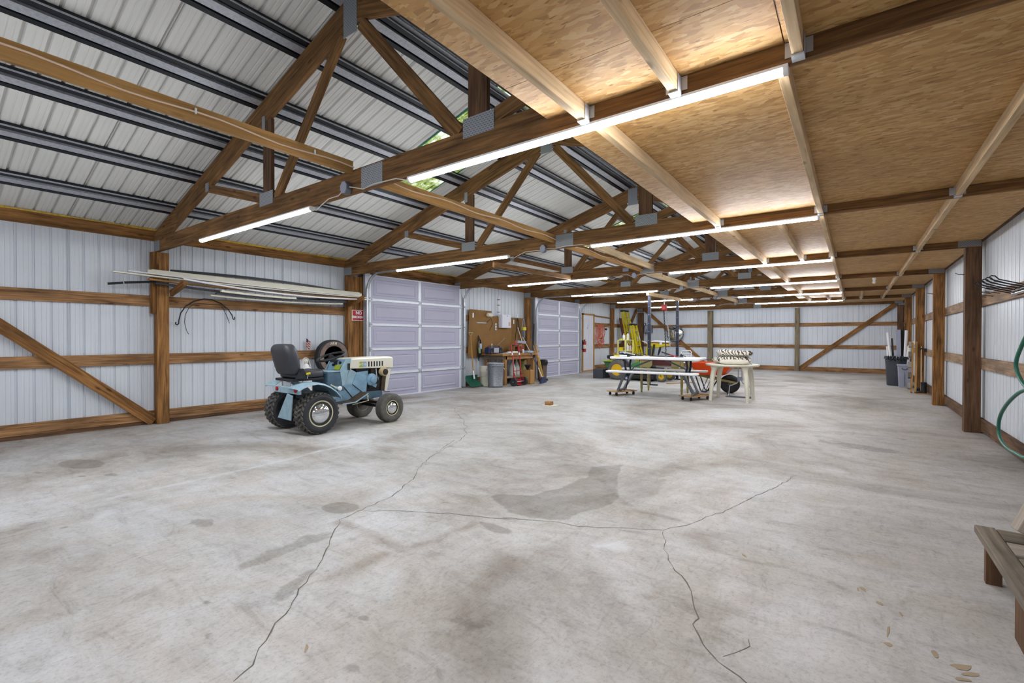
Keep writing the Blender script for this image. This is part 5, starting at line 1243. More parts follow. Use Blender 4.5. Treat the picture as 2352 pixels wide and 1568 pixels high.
loc(slab(-.90, .90, .36, .60, .515, .553)).build('bench_seat', 'white', t)
for s in (-1, 1):
    m = MB(); m.bar((s*.75, -.26, .125), (s*.75, .26, .125), .05, .04); loc(m).build('foot_bar', 'steel', t, bev=.006)
    for y in (-.20, .20):
        m = MB(); m.bar((s*.76, y, .13), (s*.585, y*1.5, .50), .075, .045, 0, (1, 0, 0)); loc(m).build('leg', 'steel', t, bev=.008)
        m = MB(); m.tube([(s*.60, y*.8, .50), (s*.63, y*.75, .64), (s*.62, y*1.1, .785)], .022, 8); loc(m).build('leg_post', 'dksteel', t, True)
    m = MB(); m.bar((s*.60, -.58, .498), (s*.60, .56, .498), .04, .034); loc(m).build('bench_bearer', 'steel', t)
    m = MB(); m.tube([(s*.10, .12, .782), (s*.52, .12, .60), (s*.60, .14, .51)], .016, 8); loc(m).build('fold_strut', 'steel', t, True)
    m = MB(); m.tube([(s*.665, .02, .14), (s*.62, .02, .34), (s*.60, .0, .50)], .012, 8); loc(m).build('fold_strut', 'dksteel', t, True)
    m = MB(); m.box(s*.62-.05, s*.62+.05, -.30, .30, .765, .786); loc(m).build('top_bracket', 'dksteel', t)
for s, lb in ((-1, 'plywood dolly under the foot nearer the green mower wheel'), (1, 'plywood dolly under the foot nearer the orange wheelbarrow')):
    c = MW @ Vector((s*.75, 0, 0)); d = thing('furniture_dolly', lb, 'dolly', (c.x, c.y, 0), PR-.5, 'dollies under the picnic table'); W2 = WM[d]
    def L2(m): m.v = [tuple(W2 @ Vector(v)) for v in m.v]; return m
    m = MB(); m.box(-.15, .15, -.30, .30, .075, .092); L2(m).build('deck', 'dolly', d)
    for yy in (-.06, .20):
        m = MB(); m.box(-.02, .13, yy-.04, yy+.04, .0925, .104); L2(m).build('chock', 'bench', d)
    for x in (-.10, .10):
        for y in (-.24, .24):
            m = MB(); m.lathe([(.022, -.012), (.030, -.009), (.030, .009), (.022, .012)], (x, y, .03), 'x', 14); m.box(x-.016, x-.013, y-.015, y+.015, .03, .075); m.box(x+.013, x+.016, y-.015, y+.015, .03, .075); L2(m).build('caster', 'black', d)
# things on the picnic table
def onT(x, y, z=.8325): return MW @ Vector((x, y, z))
t2 = thing('tool_bag', 'black tool bag slumped on the picnic table by the yellow level', 'bag', onT(-.68, .14))
m = MB(); rr = random.Random(2)
G = []
for i in range(9):
    row = []
    for j in range(8):
        a = PI*j/7; x = -.84+.34*i/8; row.append((x, .14+.10*math.cos(a), .834+(.085-.06*i/8+.012*rr.random())*math.sin(a)))
    G.append(row)
m.sheet(G, -.004); loc(m).build('body', 'bag', t2, True)
m = MB(); m.tube([(-.82, .06, .90), (-.70, .045, .925), (-.56, .05, .885)], .011, 6); loc(m).build('strap', 'bingry', t2, True)
m = MB(); m.tube([(-.50, .10, .88), (-.42, .02, .88), (-.34, .0, .84)], .009, 6); loc(m).build('strap', 'black', t2, True)
t2 = thing('spirit_level', 'yellow and white level at the front of the picnic table', 'level', onT(-.64, -.22))
for x0, x1, mt in ((-.84, -.72, 'yellow'), (-.72, -.56, 'white'), (-.56, -.50, 'soot')):
    m = MB(); m.box(x0, x1, -.245, -.20, .8335, .863); loc(m).build('grip' if mt != 'white' else 'body', mt, t2, bev=.004)
m = MB(); m.box(-.50, -.36, -.20, -.05, .8335, .839); one(loc(m), 'paper_pad', 'white', 'white paper lying near the middle of the picnic table', 'paper')
m = MB(); m.box(-.30, -.17, .0, .04, .8335, .85); one(loc(m), 'marker_box', 'ivory', 'small pale box beside the white paper on the picnic table', 'box')
m = MB(); m.tube([(-.46, .14, .842), (-.1, .16, .842), (.30, .15, .842)], .010, 8); one(loc(m), 'metal_bar', 'soot', 'long thin black bar lying along the picnic table', 'bar')
t2 = thing('lopper', 'loppers with black and red handle propped on the picnic table', 'loppers', onT(.22, .0))
m = MB(); m.tube([(.09, .0, .935), (.245, .0, .885)], .014, 8); loc(m).build('handle_grip', 'black', t2, True)
m = MB(); m.tube([(.245, .0, .885), (.40, .0, .842)], .011, 8); loc(m).build('handle', 'red', t2, True)
m = MB(); m.prism([(.40, .834), (.40, .852), (.50, .848), (.54, .834)], 'y', -.006, .006); m.prism([(.14, .834), (.14, .85), (.20, .868), (.20, .834)], 'y', .02, .05); loc(m).build('blade', 'steel', t2)
t2 = thing('clamp_lamp', 'small black clamp lamp on the picnic table', 'lamp', onT(.49, .03))
m = MB(); m.lathe([(.03, .833), (.034, .86), (.018, .885), (.012, .905)], (.47, .05, 0), 'z', 14); m.bar((.49, .05, .88), (.56, .05, .845), .02, .012); loc(m).build('shade', 'black', t2, True)
# old drop-leaf table behind
t = thing('drop_leaf_table', 'old olive drop leaf table with turned legs behind the picnic table', 'table', (-3.44, 10.47, 0))
for x in (-3.88, -2.99):
    for y in (10.26, 10.70):
        m = MB(); m.lathe([(.020, 0), (.021, .08), (.027, .085), (.026, .11), (.024, .12), (.029, .24), (.032, .25), (.028, .26), (.028, .31), (.034, .46), (.036, .60), (.036, .715)], (x, y, 0), 'z', 16); m.build('leg', 'olive', t, True)
m = MB(); m.box(-3.92, -2.95, 10.23, 10.73, .722, .745); m.build('top', 'maroon', t, bev=.004)
m = MB(); m.box(-3.84, -3.03, 10.245, 10.265, .62, .722); m.build('apron', 'maroon', t)
for x0, x1 in ((-3.855, -3.62), (-3.20, -3.02)):
    poly = [(x0, .722), (x1, .722), (x1, .63), (x1-.03, .585), (x1-.07, .565), (x0, .565)]
    m = MB(); m.prism(poly, 'y', 10.215, 10.23); m.build('drop_leaf', 'olive', t, bev=.003)
t = thing('wood_scrap', 'brown board scrap propped under the picnic table end by the wheelbarrow', 'board', (-2.9, 10.62, 0))
m = MB(); m.bar((-2.70, 10.42, .747), (-2.45, 10.50, .78), .10, .012); m.build('board', 'maroon', t)
# ---------------------------------------------------------------- round resin table, cushions
t = thing('round_table', 'round ivory resin patio table with four thick legs', 'table', (-1.95, 10.02, 0))
m = MB(); m.lathe([(.44, .672), (.47, .676), (.485, .690), (.487, .705), (.48, .714), (.46, .716), (.02, .716)], (-1.95, 10.02, 0), 'z', 56); m.build('table_top', 'ivory', t, True)
for x, y in ((-2.275, 9.70), (-1.615, 9.70), (-2.275, 10.34), (-1.625, 10.34)):
    dx, dy = (x+1.95)*.16, (y-10.02)*.16
    m = MB(); m.tube([(x, y, 0), (x, y, .02), (x-dx*.15, y-dy*.15, .16), (x-dx*.17, y-dy*.17, .165), (x-dx*.5, y-dy*.5, .45), (x-dx, y-dy, .60), (x-dx*1.1, y-dy*1.1, .674)], [.029, .031, .034, .037, .043, .05, .07], 18); m.build('leg', 'ivory', t, True)
def cushion(name, mat, c, sx, sy, h, rz, label, puff=.5, grp=None, seed=1, warp=.01):
    rr = random.Random(seed); ph = [rr.uniform(0, 6) for _ in range(6)]
    m = MB(); n = 40; prof = [(0.02, -.5), (.55, -.49), (.82, -.42), (.95, -.26), (1, 0), (.95, .26), (.82, .42), (.55, .49), (.02, .5)]
    vs = []
    for k, z in prof:
        for j in range(n):
            a = 2*PI*j/n; ca, sa = math.cos(a), math.sin(a)
            e = .42; x = k*sx*math.copysign(abs(ca)**e, ca); y = k*sy*math.copysign(abs(sa)**e, sa)
            zz = z*h+(warp*(math.sin(x*9+ph[0])+math.sin(y*11+ph[1])) if z > 0 else 0)
            g = x*math.cos(rz)-y*math.sin(rz), x*math.sin(rz)+y*math.cos(rz)
            vs.append((c[0]+g[0], c[1]+g[1], c[2]+h/2+zz))
    k = len(prof); m.add(vs, [(i*n+j, i*n+(j+1) % n, i*n+n+(j+1) % n, i*n+n+j) for i in range(k-1) for j in range(n)]+[tuple(range(n-1, -1, -1)), tuple((k-1)*n+j for j in range(n))])
    return one(m, name, mat, label, 'cushion', grp, smooth=True, sub=1)
cushion('seat_cushion', 'pattern', (-1.99, 10.17, .718), .36, .27, .15, .25, 'leaf print cushion lying lower of two on the round table', seed=3, warp=.012)
cushion('seat_cushion', 'pattern', (-1.93, 10.14, .855), .34, .26, .14, .15, 'leaf print cushion on top of the other leaf print cushion', seed=5, warp=.014)
q = cushion('seat_cushion', 'linen', (-1.86, 9.76, .718), .26, .12, .095, .12, 'plain oatmeal cushion at the front of the round table', seed=8, warp=.004)
m = MB(); m.tube([(-1.62, 9.83, .77), (-1.585, 9.84, .74), (-1.56, 9.83, .724)], .005, 6); m.build('tie', 'steel', q)
# ---------------------------------------------------------------- wheelbarrow and grey cart
t = thing('wheelbarrow', 'orange wheelbarrow with black tyre behind the round table', 'wheelbarrow', (-2.5, 11.28, 0))
m = MB(); a = [(-3.02, .66), (-2.12, .66)]
def tr(x0, x1, y0, y1, z): return [(x0, y0, z), (x1, y0, z), (x1, y1, z), (x0, y1, z)]
vs = tr(-3.00, -2.12, 10.98, 11.60, .66)+tr(-2.92, -2.34, 11.06, 11.52, .40)+tr(-2.90, -2.36, 11.08, 11.50, .41)+tr(-2.97, -2.15, 11.01, 11.57, .66)
m.add(vs, [(4*k+j, 4*k+4+j, 4*k+4+(j+1) % 4, 4*k+(j+1) % 4) for k in range(3) for j in range(4)]+[(12+j, 12+(j+1) % 4, (j+1) % 4, j) for j in range(4)]+[(4, 5, 6, 7), (11, 10, 9, 8)]); m.build('tray', 'orange', t, bev=.012)
for y in (11.10, 11.47):
    m = MB(); m.bar((-3.55, y+(-.06 if y < 11.2 else .06), .50), (-2.10, 11.24 if y < 11.2 else 11.34, .235), .035, .045); m.build('handle', 'olive', t)
    m = MB(); m.tube([(-2.93, y, .375), (-2.82, y, .05), (-2.79, y, .012), (-2.70, y, .012), (-2.66, y, .05), (-2.52, y, .30)], .014, 8); m.build('leg', 'dksteel', t, True)
    m = MB(); m.bar((-2.78, y, .03), (-2.66, y, .34), .03, .012); m.build('leg_brace', 'steel', t)
m = tyre(-2.24, 0, 0, .205, .10, .10, False); m.v = [(-2.24+b, 11.29+(a+2.24), .204+c) for a, b, c in m.v]; w_ = m.build('wheel', 'black', t, True)
m = MB(); m.lathe([(.105, -.03), (.10, .02), (.05, .03), (.02, .05)], (-2.24, 11.29, .204), 'y', 24); m.lathe([(.105, .03), (.10, -.02), (.05, -.03), (.02, -.05)], (-2.24, 11.29, .204), 'y', 24); m.build('wheel_rim', 'steel', w_, True)
t = thing('luggage_cart', 'grey tube cart standing behind the round table legs', 'cart', (-1.95, 10.66, 0))
for x in (-1.955, -1.885):
    s = -1 if x < -1.92 else 1
    m = MB(); m.tube([(x, 10.66, .72), (x, 10.66, .32), (x+s*.03, 10.66, .28), (x+s*.16, 10.64, .22), (x+s*.17, 10.62, .06), (x+s*.17, 10.52, .02)], .011, 8); m.build('tube_frame', 'galv', t, True)
m = MB(); m.tube([(-1.955, 10.66, .72), (-1.92, 10.66, .75), (-1.885, 10.66, .72)], .011, 8); m.build('grip', 'black', t, True)
m = MB(); m.box(-1.97, -1.87, 10.645, 10.675, .34, .42); m.build('clamp', 'bingry', t, bev=.004)
m = MB(); m.box(-2.16, -1.68, 10.48, 10.50, .003, .02); m.box(-2.16, -1.68, 10.60, 10.62, .003, .02); m.build('base_plate', 'steel', t)
for x in (-2.15, -1.69):
    m = MB(); m.lathe([(.045, -.015), (.05, 0), (.045, .015)], (x, 10.70, .05), 'x', 16); m.build('wheel', 'black', t, True)
# ---------------------------------------------------------------- green mower
t = thing('riding_mower', 'green riding mower with yellow wheel rims behind the picnic table', 'mower', (-5.1, 13.35, 0))
for cx, cy, R, w, rr_ in ((-5.63, 12.98, .292, .20, .165), (-5.63, 13.74, .292, .20, .165), (-4.33, 12.98, .145, .12, .075), (-4.33, 13.72, .145, .12, .075)):
    m = tyre(cx, 0, 0, R, w, rr_, False); m.v = [(cx+b, cy+(a-cx), R*.992+c) for a, b, c in m.v]; w_ = m.build('wheel', 'rubber', t, True)
    m = MB(); s = -1; h = w/2
    m.lathe([(rr_*1.05, s*h*.85), (rr_*.95, s*h*.9), (rr_*.85, s*h*.5), (rr_*.55, s*h*.3), (rr_*.5, s*h*.6), (rr_*.3, s*h*.65), (.01, s*h*.65)], (cx, cy, R*.992), 'y', 28); m.lathe([(rr_*1.0, h*.8), (rr_*.9, h*.4), (.01, h*.3)], (cx, cy, R*.992), 'y', 28); m.build('wheel_rim', 'jdy', w_, True)
m = MB(); m.box(-5.95, -4.45, 13.12, 13.60, .20, .36); m.build('frame', 'soot', t, bev=.02)
m = MB(); m.prism([(-5.25, .33), (-4.75, .33), (-4.72, .50), (-5.02, .56), (-5.22, .48)], 'y', 13.0, 13.72); m.build('body', 'jdg', t, bev=.02)
m = MB(); m.box(-4.92, -4.20, 12.92, 13.80, .46, .49); m.build('foot_deck', 'jdg', t, bev=.008)
m = MB(); m.prism([(-5.46, .58), (-5.40, .60), (-5.18, .36), (-5.26, .33), (-5.52, .42)], 'y', 13.06, 13.64); m.build('seat', 'vinyl', t, bev=.03)
m = MB(); m.prism([(-5.78, .55), (-5.60, .57), (-5.48, .75), (-5.56, .76)], 'y', 13.06, 13.64); m.build('seat_back', 'vinyl', t, bev=.03)
m = MB(); m.box(-6.02, -5.60, 13.05, 13.65, .60, .71); m.build('engine_cover', 'black', t, bev=.03)
m = MB(); m.box(-6.12, -5.78, 12.90, 13.80, .52, .555); m.build('rear_bumper', 'jdl', t, bev=.015)
m = MB(); m.prism([(-6.10, .52), (-5.86, .52), (-5.9, .34), (-6.0, .34)], 'y', 13.0, 13.7); m.build('rear_bracket', 'jdg', t)
m = MB(); m.box(-5.30, -4.52, 12.88, 13.84, .05, .17); m.build('cutting_deck', 'soot', t, bev=.03)
for x in (-5.29, -4.64):
    m = MB(); m.lathe([(.03, -.03), (.062, -.026), (.065, 0), (.062, .026), (.03, .03)], (x, 12.83, .068), 'y', 18); m.build('gauge_wheel', 'binblk', t, True)
    m = MB(); m.lathe([(.034, -.033), (.03, -.034)], (x, 12.83, .068), 'y', 14); m.build('gauge_hub', 'bingry', t, True)
m = MB(); m.tube([(-4.33, 12.98, .30), (-4.36, 12.90, .26), (-4.33, 12.90, .15)], .016, 8); m.tube([(-4.33, 12.98, .30), (-4.40, 13.05, .34)], .018, 8); m.build('caster_fork', 'jdg', t, True)
for y in (13.02, 13.68):
    m = MB(); m.tube([(-5.0, y, .50), (-4.97, y, .68), (-5.02, y*.5+6.68, .74)], .014, 8); m.build('control_lever', 'black', t, True)
m = MB(); m.box(-6.42, -6.10, 12.94, 13.5, .0, .28); one(m, 'weight_box', 'binblk', 'low black box on the floor behind the mower', 'box', bev=.015)
m = MB(); m.lathe([(.09, .491), (.10, .60), (.105, .62), (.10, .62), (.085, .495)], (-4.36, 13.2, 0), 'z', 24); one(m, 'metal_bucket', 'steel', 'grey bucket standing on the mower foot deck', 'bucket', smooth=True)
m = MB(); m.box(-4.90, -4.72, 12.95, 13.08, .491, .56); one(m, 'fuel_tin', 'red', 'red tin standing on the mower foot deck', 'tin', bev=.012)
m = MB()
m.bar((-4.05, 12.6, .008), (-3.55, 13.3, .008), .10, .016); one(m, 'floor_board', 'strip', 'tan board lying flat on the floor beside the mower front wheels', 'board')
# ---------------------------------------------------------------- chain hoist gantry
t = thing('hoist_gantry', 'dark steel gantry of two punched posts and a pale timber beam', 'gantry', (-4.3, 13.0, 0))
GA, GB = Vector((-4.31, 11.93, 0)), Vector((-4.22, 14.02, 0))
for P in (GA, GB):
    m = MB(); m.box(P.x-.035, P.x+.035, P.y-.035, P.y+.035, .0, 2.32)
    p_ = m.build('post', 'dksteel', t, bev=.004)
    h = MB()
    for k in range(8): h.box(P.x-.008, P.x+.008, P.y-.0362, P.y-.0352, .5+k*.22, .512+k*.22); h.box(P.x+.0352, P.x+.0362, P.y-.008, P.y+.008, .5+k*.22, .512+k*.22)
    h.build('punched_holes', 'galvlt', p_)
    m = MB(); m.box(P.x-.22, P.x+.22, P.y-.04, P.y+.04, .0, .03); m.build('foot', 'dksteel', t)
m = MB(); m.bar((-4.314, 11.80, 2.365), (-4.205, 14.2, 2.365), .07, .09); m.build('beam', 'pale', t)
t = thing('chain_hoist', 'small red chain hoist hanging from the pale gantry beam', 'hoist', (-4.26, 12.97, .85))
m = MB(); m.box(-4.33, -4.20, 12.92, 13.02, 1.98, 2.15); m.lathe([(.07, -.06), (.075, 0), (.07, .06)], (-4.265, 12.97, 2.06), 'y', 18); m.build('body', 'red', t, bev=.02)
m = MB(); m.tube([(-4.265, 12.97, 2.14), (-4.265, 12.97, 2.26), (-4.24, 12.97, 2.29), (-4.265, 12.97, 2.318), (-4.285, 12.97, 2.30)], .012, 8); m.build('hook', 'galvlt', t, True)
def chain(p, q, n, r=.017):
    m = MB(); p, q = Vector(p), Vector(q)
    for i in range(n):
        c = p+(q-p)*(i+.5)/n; L = (q-p).length/n*.72; d = (q-p).normalized(); s = Vector((1, 0, 0)) if i % 2 else Vector((0, 1, 0))
        m.tube([c+d*L*math.cos(a)+s*r*math.sin(a) for a in [2*PI*k/8 for k in range(8)]], .006, 5, 0, True)
    return m
chain((-4.27, 12.95, 1.98), (-4.20, 12.93, .88), 26).build('load_chain', 'black', t)
chain((-4.22, 12.99, 1.98), (-4.10, 12.99, .95), 26, .012).build('hand_chain', 'galv', t)
m = MB(); m.tube([(-4.20, 12.93, .88), (-4.20, 12.93, .82), (-4.17, 12.93, .78), (-4.20, 12.93, .75), (-4.23, 12.93, .78)], .011, 8); m.build('load_hook', 'black', t, True)
# ---------------------------------------------------------------- yellow machine, cart, ladders in the far corner
t = thing('leaf_shredder', 'yellow garden shredder with red trimmed white hopper lid', 'garden shredder', (-5.0, 14.35, 0))
m = MB(); m.prism([(-5.40, 0), (-5.27, 0), (-5.06, 1.04), (-5.19, 1.06)], 'y', 14.2, 14.45); m.build('stand', 'yellow', t, bev=.015)
m = MB(); m.prism([(-5.14, .0), (-5.10, .0), (-5.02, .95), (-5.07, .95)], 'y', 14.22, 14.43); m.build('stand_leg', 'olive', t, bev=.01)
m = MB(); m.prism([(-5.20, 1.085), (-4.60, 1.06), (-4.56, .985), (-4.70, .965), (-4.83, .92), (-4.98, .915), (-5.10, .98)], 'y', 14.18, 14.48); m.build('body', 'yellow', t, bev=.03)
m = MB(); m.prism([(-5.16, 1.088), (-4.58, 1.064), (-4.57, 1.08), (-5.15, 1.105)], 'y', 14.17, 14.49); m.build('trim', 'red', t)
m = MB(); m.prism([(-5.15, 1.107), (-4.565, 1.082), (-4.57, 1.115), (-5.0, 1.145)], 'y', 14.17, 14.49); m.build('lid', 'white', t, bev=.008)
for x, z0, z1 in ((-4.99, .66, 1.03), (-4.80, .70, .95)):
    m = MB(); m.tube([(x+.03, 14.165, z1), (x+.005, 14.15, (z0+z1)/2), (x-.04, 14.165, z0)], [.028, .034, .018], 10); m.build('handle', 'black', t, True)
m = MB(); m.box(-4.80, -4.72, 14.165, 14.17, 1.02, 1.09); m.build('paper_tag', 'white', t)
m = MB(); m.tube([(-5.19, 14.20, 1.04), (-5.26, 14.2, 1.10), (-5.36, 14.2, 1.13)], .012, 6); m.build('cable', 'linen', t, True)
t = thing('tool_cart', 'pale yellow steel shelf cart in front of the ladders', 'cart', (-6.57, 15.84, 0))
X0, X1, Y0, Y1_ = -6.72, -6.45, 15.50, 16.20
for x in (X0, X1):
    for y in (Y0, Y1_):
        m = MB(); m.box(x-.018, x+.018, y-.018, y+.018, .08, 1.165); m.build('post', 'paleyel', t)
        m = MB(); m.lathe([(.03, -.012), (.038, 0), (.03, .012)], (x, y, .04), 'x', 14); m.build('caster', 'black', t, True)
for z in (.22, .775, 1.15):
    m = MB(); m.box(X0-.01, X1+.01, Y0-.01, Y1_+.01, z-.01, z+.01); m.build('shelf', 'paleyel', t)
bottle('spray_bottle', (-6.60, 15.72, 1.161), .05, .22, 'white', 'linen', 'white spray bottle standing on top of the yellow cart', 'bottle', 'bottles on the yellow cart')
bottle('spray_bottle', (-6.55, 15.96, 1.161), .05, .27, 'ivory', 'darkblue', 'taller blue topped spray bottle on top of the yellow cart', 'bottle', 'bottles on the yellow cart')
bottle('cleaner_bottle', (-6.50, 15.60, .786), .04, .20, 'soot', 'white', 'dark bottle with white cap on the middle cart shelf', 'bottle', 'bottles on the yellow cart')
bottle('cleaner_bottle', (-6.50, 15.80, .786), .05, .25, 'white', 'white', 'large white bottle on the middle cart shelf', 'bottle', 'bottles on the yellow cart')
bottle('cleaner_bottle', (-6.49, 16.02, .786), .04, .20, paint('pale pink plastic', 'd8b8b2', .4), 'red', 'pale pink bottle on the middle cart shelf', 'bottle', 'bottles on the yellow cart')
m = MB(); m.box(-6.70, -6.56, 15.53, 15.70, .786, .90); one(m, 'storage_tub', 'yellow', 'bright yellow tub on the middle cart shelf', 'tub', bev=.008)
m = MB(); m.box(-6.70, -6.60, 15.53, 15.64, 1.161, 1.20); one(m, 'sponge', 'yellow', 'yellow sponge on top of the yellow cart', 'sponge', bev=.008)
m = MB(); m.box(-7.45, -7.2, 16.55, 16.95, .0, .50); m.box(-7.42, -7.22, 16.58, 16.92, .50, .68); one(m, 'feed_sack', 'tan', 'tan sacks of feed beside the post past the orange cord', 'sack', bev=.05)
def ladder(yc, xt, xb, H, wt, wb, label, steps):
    t = thing('step_ladder', label, 'ladder', ((xt+xb)/2, yc, 0), 0, 'yellow step ladders in the corner')
    def P(u, z, off): return (xb+(xt-xb)*z/H+off, yc+u*(wb+(wt-wb)*z/H)/2, z)
    for off, nm, hh in ((.0, 'front_rail', H-.05), (-.10, 'rear_rail', H-.09)):
        for s in (-1, 1):
            m = MB(); m.bar(P(s, .01, off), P(s, hh, off), .026, .065, 0, (1, 0, .2)); m.build(nm, 'yellow', t)
    for k in range(1, steps+1):
        z = H*k/(steps+1); m = MB(); a, b = P(-1, z, 0), P(1, z, 0); m.bar(a, b, .075, .02); m.build('step', 'galv', t)
        if k % 2 == 0:
            m = MB(); m.bar(P(-1, z, -.10), P(1, z, -.10), .02, .02); m.build('rear_bar', 'galv', t)
    m = MB(); a, b = P(-1.1, H-.04, -.05), P(1.1, H-.04, -.05); m.bar(a, b, .19, .06); m.build('top_cap', 'black', t, bev=.01)
    m = MB(); m.bar(P(-.2, H*.60, .036), P(-.2, H*.72, .036), .05, .004, 0, (1, 0, .2)); m.bar(P(1, H*.62, .036), P(1, H*.8, .036), .05, .003, 0, (1, 0, .2)); m.build('paper_label', 'white', t)
    return t
ladder(18.75, -7.80, -7.30, 2.40, .42, .62, 'taller yellow step ladder leaning folded in the far corner', 7)
ladder(18.55, -7.33, -6.98, 1.82, .36, .54, 'shorter yellow step ladder leaning in front of the taller one', 5)
m = MB(); m.bar((-7.50, 18.36, 0), (-7.86, 18.36, 2.04), .035, .20, 0, (0, 1, 0)); one(m, 'painted_plank', 'maroon', 'dark red plank leaning beside the taller yellow ladder', 'plank')
# things on the far wall
t = thing('convex_mirror', 'round convex mirror mounted on the far end wall', 'mirror', (-6.24, 20.4, 1.07))
m = MB(); pr = [(.35, .0), (.345, -.02)]+[(.34*math.cos(a), -.02-.07*math.sin(a)) for a in [PI/2*k/8 for k in range(9)]]
m.lathe(pr, (-6.24, 20.42, 1.42), 'y', 48); m.build('mirror_face', 'glassm', t, True)
m = MB(); m.tube([(-6.24+.35*math.cos(a), 20.41, 1.42+.35*math.sin(a)) for a in [2*PI*k/48 for k in range(48)]], .012, 6, 0, True); m.build('rim', 'dksteel', t, True)
m = MB(); m.tube([(-6.24, 20.42, 1.42), (-6.24, 20.555, 1.60)], .015, 8); m.build('mirror_arm', 'steel', t)
t = thing('meter_box', 'grey metal electrical box on the far end wall', 'electrical box', (-7.45, 20.53, 1.44))
m = MB(); m.box(-7.62, -7.28, 20.46, 20.598, 1.44, 1.80); m.build('box', 'steel', t, bev=.006)
m = MB(); m.box(-7.60, -7.30, 20.452, 20.46, 1.47, 1.77); m.build('cover', 'bingry', t)
m = MB(); m.tube([(-7.58, 20.52, 1.80), (-7.58, 20.52, 1.88), (-7.64, 20.52, 1.90)], .018, 8); m.tube([(-7.5, 20.44, 1.62), (-7.54, 20.44, 1.5), (-7.56, 20.44, 1.36)], .008, 6); m.build('conduit_stub', 'black', t)
t = thing('folding_chair', 'white metal garden chair standing behind the picnic table', 'chair', (-4.45, 15.6, 0))
m = MB(); m.tube([(-4.62, 15.62, .0), (-4.61, 15.62, .45), (-4.60, 15.72, .78), (-4.56, 15.73, .815), (-4.32, 15.73, .815), (-4.28, 15.72, .77), (-4.28, 15.62, .45), (-4.27, 15.62, 0)], .012, 8); m.build('back_frame', 'white', t, True)
for z in (.58, .66, .73):
    m = MB(); m.tube([(-4.60, 15.64+(z-.45)*.3, z), (-4.28, 15.64+(z-.45)*.3, z)], .008, 6); m.build('back_rail', 'white', t)
m = MB(); m.box(-4.62, -4.27, 15.25, 15.64, .43, .45); m.build('seat', 'white', t, bev=.01)
for x in (-4.60, -4.29):
    m = MB(); m.tube([(x, 15.28, .43), (x, 15.25, 0)], .012, 8); m.build('leg', 'white', t, True)
# block of wood on a scrap of board
m = MB(); m.prism([(-4.56, 7.12), (-4.33, 7.05), (-4.27, 7.30), (-4.50, 7.36)], 'z', .001, .012); one(m, 'board_scrap', 'linen', 'pale flat board scrap on the open floor', 'board')
m = MB(); m.bar((-4.50, 7.20, .045), (-4.38, 7.20, .045), .10, .064); one(m, 'wood_block', 'bench', 'brown wood block sitting on the pale board scrap', 'block', bev=.003)
# ---------------------------------------------------------------- bins and tubes in the far corner
t = thing('garbage_bin', 'large charcoal bin holding long white tubes', 'bin', (.92, 15.78, 0))
def shell(c, r0, r1, h, lip, n=36):
    m = MB(); m.lathe([(r0*.96, 0), (r0, .015), (r1*.99, h-.07), (r1+lip, h-.065), (r1+lip, h-.04), (r1+lip*.4, h-.035), (r1+lip*.5, h), (r1-.02, h), (r1-.025, h-.05), (r0-.02, .03)], c, 'z', n); return m
shell((.92, 15.78, 0), .235, .275, .76, .022).build('bin_body', 'binblk', t, True)
for a in (-2.3, .85):
    m = MB(); c, s = math.cos(a), math.sin(a)
    m.tube([(.92+c*q-s*w, 15.78+s*q+c*w, z) for q, w, z in ((.28, -.07, .70), (.335, -.06, .66), (.335, .06, .66), (.28, .07, .70))], .012, 8); m.build('handle', 'binblk', t, True)
m = MB(); rr = random.Random(3)
for k in range(6): 
    a = -2.4+.22*k; m.tube([(.92+.285*math.cos(a), 15.78+.285*math.sin(a), .775), (.92+.31*math.cos(a), 15.78+.31*math.sin(a), .72), (.92+.29*math.cos(a+.1), 15.78+.29*math.sin(a+.1), .64+.03*(k % 2))], .014, 6)
m.build('bag_fringe', 'bag', t, True)
t = thing('grey_dustbin', 'light grey rectangular bin before the charcoal bin', 'bin', (1.03, 15.33, 0))
def rb(x0, x1, y0, y1, z): return [(x0, y0, z), (x1, y0, z), (x1, y1, z), (x0, y1, z)]
m = MB(); vs = rb(.905, 1.13, 15.20, 15.42, 0)+rb(.885, 1.155, 15.17, 15.45, .53)+rb(.872, 1.165, 15.158, 15.462, .53)+rb(.872, 1.165, 15.158, 15.462, .575)+rb(.895, 1.145, 15.18, 15.44, .575)+rb(.91, 1.125, 15.21, 15.41, .02)
m.add(vs, [(3, 2, 1, 0)]+[(4*k+j, 4*k+(j+1) % 4, 4*k+4+(j+1) % 4, 4*k+4+j) for k in range(5) for j in range(4)]+[(20, 21, 22, 23)]); m.build('bin_body', 'bingry', t, bev=.012)
m = MB(); m.tube([(.965, 15.168, .49), (.96, 15.155, .46), (1.03, 15.152, .445), (1.06, 15.155, .47), (1.05, 15.168, .49)], .008, 8); m.build('handle', 'binblk', t, True)
m = MB(); m.box(1.005, 1.015, 15.178, 15.19, .03, .50); m.build('moulded_seam', 'steel', t)
def tubeP(name, mat, p, q, r, lb, sq=False, cat='tube'):
    m = MB()
    if sq: m.bar(p, q, r*2, r*1.6)
    else: m.tube([p, q], r, 14)
    return one(m, name, mat, lb, cat, 'tubes standing in the charcoal bin')
tubeP('white_tube', 'white', (.83, 15.68, .05), (.695, 15.72, 1.38), .030, 'tall white tube tilting away from the hose wall in the bin')
tubeP('white_tube', 'white', (.76, 15.74, .05), (.69, 15.76, 1.02), .022, 'shortest white tube at the rim of the bin')
tubeP('dark_slat', 'binblk', (.86, 15.83, .05), (.79, 15.85, 1.23), .02, 'short dark slat between the white tubes in the bin', True, 'slat')
tubeP('downspout', 'bingry', (.94, 15.72, .05), (.915, 15.76, 1.45), .045, 'wide pale grey downspout standing upright in the bin', True)
